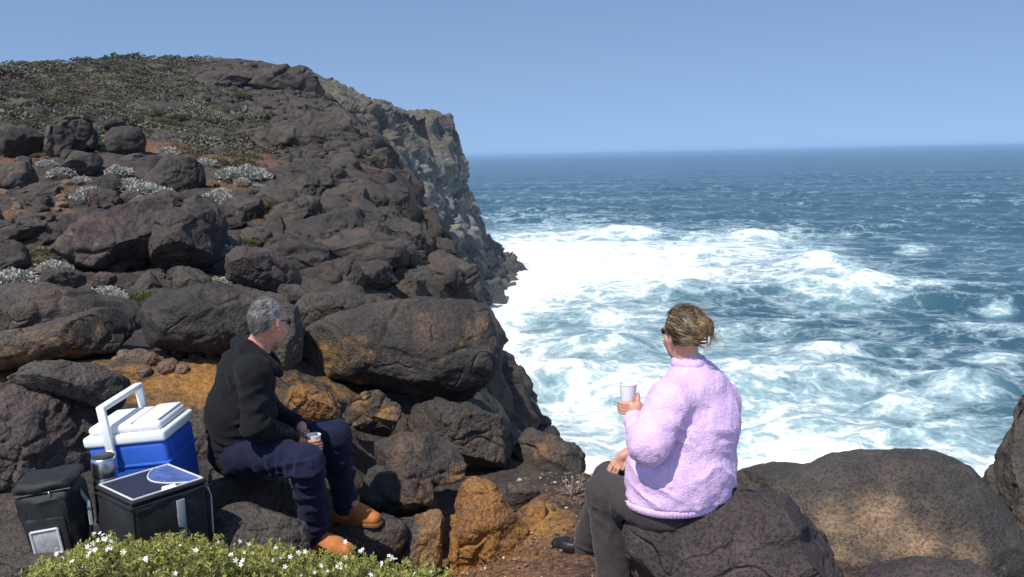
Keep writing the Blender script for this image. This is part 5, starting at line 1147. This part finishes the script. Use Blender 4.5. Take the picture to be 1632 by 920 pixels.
# ============ the woman
f_w = np.array([-.62, .78, 0]); f_w /= np.linalg.norm(f_w); l_w = np.array([-f_w[1], f_w[0], 0])
K = {k: P(*v) for k, v in dict(pel=(1078, 806, 3.95), bel=(1086, 750, 3.95), ch=(1106, 672, 3.95), up=(1108, 618, 3.95), nk=(1098, 584, 3.95), hd=(1089, 531, 3.95), ls=(1068, 640, 3.80), rs=(1145, 640, 4.08), le=(1033, 708, 3.70), lw=(1007, 664, 3.89),
    re=(1085, 735, 4.30), rw=(1000, 724, 4.27), lh=(1045, 806, 3.86), rh=(1095, 806, 4.06), lk=(966, 786, 4.08), la=(980, 936, 4.04), rk=(975, 766, 4.40), ra=(936, 866, 4.56)).items()}
cupw = P(1001, 646, 3.99); zf = -2.13
S = Sdf(); S.chain([K['pel'] + np.array([0, 0, .06]), K['bel'], K['ch'], K['up']], [.13, .15, .13, .09], .05, l_w, 1.15); S.cap(K['up'], K['nk'], .08, .055, .04); S.cap(K['nk'], K['hd'], .056, .05, .03)
hw = head_frame([-.58, .81, -.04]); add_head(S, K['hd'], hw, .97)
for a, b, c in (('rs', 're', 'rw'), ('ls', 'le', 'lw')): S.cap(K[a], K[b], .052, .046, .03); S.cap(K[b], K[c], .045, .029, .02)
for a, b, c in (('rh', 'rk', 'ra'), ('lh', 'lk', 'la')): S.cap(K[a], K[b], .08, .06, .03); S.cap(K[b], K[c], .056, .038, .03)
S.cap(K['ra'], P(900, 888, 4.62), .035, .024, .02); S.cap(K['la'], K['la'] + np.array([-.12, .08, -.05]), .035, .024, .02)
wrap_hand(S, K['lw'], cupw, .036, -58, -1, -.026, .0150, [84, 96, 100, 92], 30)
# right hand at rest on the thigh
pc = P(993, 727, 4.26); S.cap(K['rw'], pc, .026, .026, .02); fd = P(973, 752, 4.26) - pc; fd /= np.linalg.norm(fd); sd_ = np.cross(fd, [0, -.7, .7]); sd_ /= np.linalg.norm(sd_); dn = np.array([0, .05, -.25])
for i, (o_, ln) in enumerate(((-.025, .074), (-.009, .088), (.009, .085), (.024, .068))):
    k0 = pc + fd * .030 + sd_ * o_ * .8; S.cap(pc, k0, .015, .0095, .012); finger(S, [k0, k0 + fd * ln * .45 + sd_ * o_ * .2, k0 + (fd + dn * .6) * ln * .75 + sd_ * o_ * .25, k0 + (fd * .95 + dn) * ln + sd_ * o_ * .25], .0080, .0062)
b_ = pc - sd_ * .028; finger(S, [pc, b_, b_ + fd * .03 - sd_ * .014, b_ + fd * .052 - sd_ * .014], .013, .0085)
wom = mesh_obj('person', *S.mesh(.0045), M['skin_woman'], origin=(K['pel'][0], K['pel'][1], zf)); tag(wom, 'person in fuzzy lilac jumper and dark trousers seated on a boulder, back turned', 'person')
# jumper
zh = -1.585
S = Sdf(); S.chain([K['pel'] + np.array([0, 0, -.02]), K['bel'], K['ch'], K['up']], [.222, .222, .182, .125], .06, l_w, [1.2, 1.18, 1.2]); S.cap(K['up'], K['nk'] + np.array([0, 0, .005]), .118, .072, .05)
ua = K['le'] - K['ls']; fa = K['lw'] - K['le']
S.cap(K['up'] * .5 + K['ls'] * .5, K['ls'], .11, .098, .05); S.cap(K['ls'], K['le'], .098, .088, .022); S.cap(K['le'], K['le'] + fa * .5, .088, .062, .03); S.cap(K['le'] + fa * .5, K['le'] + fa * .86, .058, .044, .015)
S.cap(K['up'] * .5 + K['rs'] * .5, K['rs'], .11, .095, .05); S.cap(K['rs'], K['re'], .095, .085, .05); S.cap(K['re'], K['re'] + (K['rw'] - K['re']) * .85, .08, .052, .04)
S.plane((0, 0, zh + .02), (0, 0, -1))
V, F = S.mesh(.006); V = relax(V, F, 2)
V = wrinkle(V, F, [(K['le'] + fa * .6, .08, fa, .040, .014), (K['le'], .10, fa - ua, .07, .009), (K['ls'] + ua * .5 + np.array([.09, 0, 0]), .10, (1, .2, .9), .075, .016), (K['ch'] + l_w * .05 - f_w * .15, .16, (.5, 0, 1), .11, .012), (K['bel'] - f_w * .2 - l_w * .05, .2, (.25, 0, 1), .12, .012), (K['bel'] + l_w * .2, .15, (.6, .2, 1), .07, .014), (K['pel'] - f_w * .2 + l_w * .1, .16, (.9, .2, .5), .10, .009)], .0055, 11)
Nn = vnormals(V, F); V = V + Nn * (.0032 * np.abs(fbm(V * 95, 2, 13)))[:, None]
jm = person_part('jumper', (V, F), 'fleece', wom)
# pile of the fleece: short curled tufts
rs_ = np.random.RandomState(41); ix = rs_.choice(len(V), min(len(V), 9000), replace=False); Nn = vnormals(V, F)
dr_ = Nn[ix] + rs_.normal(0, .6, (len(ix), 3)); dr_ /= np.linalg.norm(dr_, axis=1)[:, None]; side = rs_.normal(0, 1, (len(ix), 3))
rb_ = ribbons(V[ix] - Nn[ix] * .002, dr_, side / np.linalg.norm(side, axis=1)[:, None], rs_.uniform(.004, .008, len(ix)), rs_.uniform(.0008, .0014, len(ix)), np.full(len(ix), .3), rs_, np.zeros(len(ix)), 2)
put(tag(mesh_obj('pile', rb_[0], rb_[1], M['fleece']), None, None, kind='stuff'), jm)
hc = (K['pel'] * .65 + K['bel'] * .35); hc[2] = zh + .012
hc = np.array([K['pel'][0], K['pel'][1], zh + .004]); band(hc, (0, 0, 1), .208, .216, .040, 90, 'hem_band', 'fleece', jm, l_w, 1.2, 360, .012)
nka = K['hd'] - K['nk']; band(K['nk'] + nka * .18 - f_w * .006, nka + np.array([.02, 0, .04]), .076, .066, .036, 0, 'collar', 'fleece', jm, None, 1.0, 80, .009)
band(K['le'] + fa * .88, fa, .042, .038, .035, 24, 'cuff', 'fleece', jm, None, 1, 80, .008)
# trousers
S = Sdf(); S.ell(K['pel'] + np.array([0, 0, -.02]), (.185, .225, .085), np.array([f_w, l_w, [0, 0, 1]]), .05)
for a, b, c in (('rh', 'rk', 'ra'), ('lh', 'lk', 'la')): S.cap(K[a], K[b], .112, .092, .05); S.cap(K[b], K[c] + np.array([0, 0, .0]), .092, .080, .045)
V, F = S.mesh(.006); V = relax(V, F, 2); th_ = K['lk'] - K['lh']; sh_ = K['la'] - K['lk']
V = wrinkle(V, F, [(K['lk'] + np.array([.06, 0, -.06]), .13, (.7, 0, .8), .06, .012), (K['lk'] + sh_ * .6, .22, (1, 0, .25), .12, .010), (K['lh'] + th_ * .5, .13, th_, .08, .010), (K['ra'], .1, (0, 0, 1), .05, .010)], .006, 17)
person_part('trousers', (V, F), 'dark_trousers', wom)
boot(K['ra'], P(885, 882, 4.66), K['ra'][2] - .085, wom, ('black_shoe', 'white_sole'), True, .62, 'shoe'); boot(K['la'], K['la'] + np.array([-.2, .12, 0]), K['la'][2] - .085, wom, ('black_shoe', 'white_sole'), True, .62, 'shoe')
# hair put up with a clip
f, l, u = hw; RmH = np.array([f, l, u]); cH = K['hd'] + (-f * .014 + u * .020); rs_ = np.random.RandomState(51)
tw = lambda a, b, c: ((a < .42) | (c > .66)) & (c > -.62) & ~((a > .05) & (c < -.1))
rr_ = np.array([.106, .089, .106]); D = scalp_dirs(6000, rs_, hw, tw); roots = cH + (D * rr_) @ RmH; nr = (D / rr_) @ RmH; nr /= np.linalg.norm(nr, axis=1)[:, None]
clipP = cH - f * .105 - u * .025; tgt = clipP - roots; flow = tgt / np.linalg.norm(tgt, axis=1)[:, None] + rs_.normal(0, .16, (len(D), 3)) + .25 * np.stack([fbm(D * 3 + 7, 2, 1), fbm(D * 3 + 17, 2, 2), fbm(D * 3 + 27, 2, 3)], 1)
flow -= nr * (flow * nr).sum(1)[:, None]; flow /= np.linalg.norm(flow, axis=1)[:, None]; dirs = flow + nr * rs_.uniform(.02, .30, (len(D), 1)); dirs /= np.linalg.norm(dirs, axis=1)[:, None]
lock = fbm(D * 5 + 3, 2, 23); tone = np.clip(.27 - .20 * D[:, 2] + 1.8 * lock + rs_.normal(0, .14, len(D)), 0, 1)
h1 = ribbons(roots, dirs, nr, rs_.uniform(.05, .085, len(D)), rs_.uniform(.0010, .0020, len(D)), np.full(len(D), .28), rs_, tone, 4)
kp = tw(on[:, 0], on[:, 1], on[:, 2]); oFw = oF[kp[oF].all(1)]; oFw = np.concatenate([oFw, oFw[:, 2:3]], 1)
shell = (cH + (on * (rr_ + .004 + .006 * fbm(on * 5, 2, 6)[:, None])) @ RmH, oFw, np.full(len(on), .2))
bun = (clipP + u * .035 - f * .004 + (on * np.array([.034, .046, .055]) * (1 + .18 * fbm(on * 4, 2, 8)[:, None])) @ RmH, np.concatenate([oF, oF[:, 2:3]], 1), np.clip(.45 + .5 * fbm(on * 7, 2, 9), 0, 1))
nb = 700; Db = rs_.normal(0, 1, (nb, 3)); Db /= np.linalg.norm(Db, axis=1)[:, None]; rb0 = clipP + u * .035 - f * .004 + (Db * np.array([.036, .048, .057])) @ RmH; nb_ = Db @ RmH; fb = np.cross(nb_, l) + rs_.normal(0, .3, (nb, 3)); fb -= nb_ * (fb * nb_).sum(1)[:, None]; fb /= np.linalg.norm(fb, axis=1)[:, None]
h2 = ribbons(rb0, fb + nb_ * .15, nb_, rs_.uniform(.03, .055, nb), rs_.uniform(.0015, .003, nb), np.full(nb, .5), rs_, np.clip(.5 + .6 * fbm(Db * 4, 2, 29) + rs_.normal(0, .15, nb), 0, 1), 4)
nw = 260; iw = rs_.choice(len(D), nw); wd_ = flow[iw] * .7 + nr[iw] * .45 + np.array([.25, -.1, .1]) + rs_.normal(0, .4, (nw, 3)); wd_ /= np.linalg.norm(wd_, axis=1)[:, None]
h3 = ribbons(roots[iw], wd_, np.cross(wd_, [0.3, 0.2, 1.0]), rs_.uniform(.035, .085, nw), np.full(nw, .0011), rs_.normal(.15, .35, nw), rs_, np.clip(rs_.normal(.55, .25, nw), 0, 1), 4)
nt_ = 90; st_ = clipP - l * .02 + rs_.normal(0, .02, (nt_, 3)) + u * .03; td = -u * 1.0 - l * .35 - f * .2 + rs_.normal(0, .22, (nt_, 3)); td /= np.linalg.norm(td, axis=1)[:, None]
h4 = ribbons(st_, td, np.tile(-f, (nt_, 1)), rs_.uniform(.06, .10, nt_), np.full(nt_, .0016), rs_.normal(0, .12, nt_), rs_, np.clip(rs_.normal(.75, .2, nt_), 0, 1), 4)
hair_obj([shell, bun, h1, h2, h3, h4], 'hair_blond', wom)
ce = empty('hair_clip', clipP); put(ce, wom); cps = []
for s_ in (-1, 1):
    for k in range(4):
        a0 = clipP - f * .026 + u * (.018 - .016 * k) + l * s_ * .006; cps.append(tube([a0, a0 + l * s_ * (.012 + .003 * k) - f * .006, a0 + l * s_ * .022 + f * .016], .0034, .002, 6))
put(mesh_obj('claws', *join(cps), M['clip']), ce); put(mesh_obj('spine', *join([tube([clipP - f * .030 + u * .026, clipP - f * .034, clipP - f * .030 - u * .038], .006, .005, 8)]), M['clip']), ce)
glasses(K['hd'], hw, wom, .92)
cup(cupw, .042, .100, 'white cup raised in the hand of the person in lilac', 'cup')
# ------------------------------------------------------------------ sea air
def haze(density):
    lo, hi = np.array([-21000., -60., -31.]), np.array([21000., 23000., 12.]); V, F = rbox(lo, hi, 0)
    m = bpy.data.materials.new('sea_air'); m.use_nodes = True; t = m.node_tree; t.nodes.clear()
    o_ = t.nodes.new('ShaderNodeOutputMaterial'); v = nd(t, 'ShaderNodeVolumePrincipled', {'Color': (0.50, 0.74, 1.0, 1), 'Density': density, 'Anisotropy': 0.25}); t.links.new(v.outputs[0], o_.inputs['Volume'])
    M['haze'] = m; return tag(mesh_obj('haze', V, F, m, smooth=False), 'thin pale sea air', 'haze', kind='stuff')
haze(0.00016)
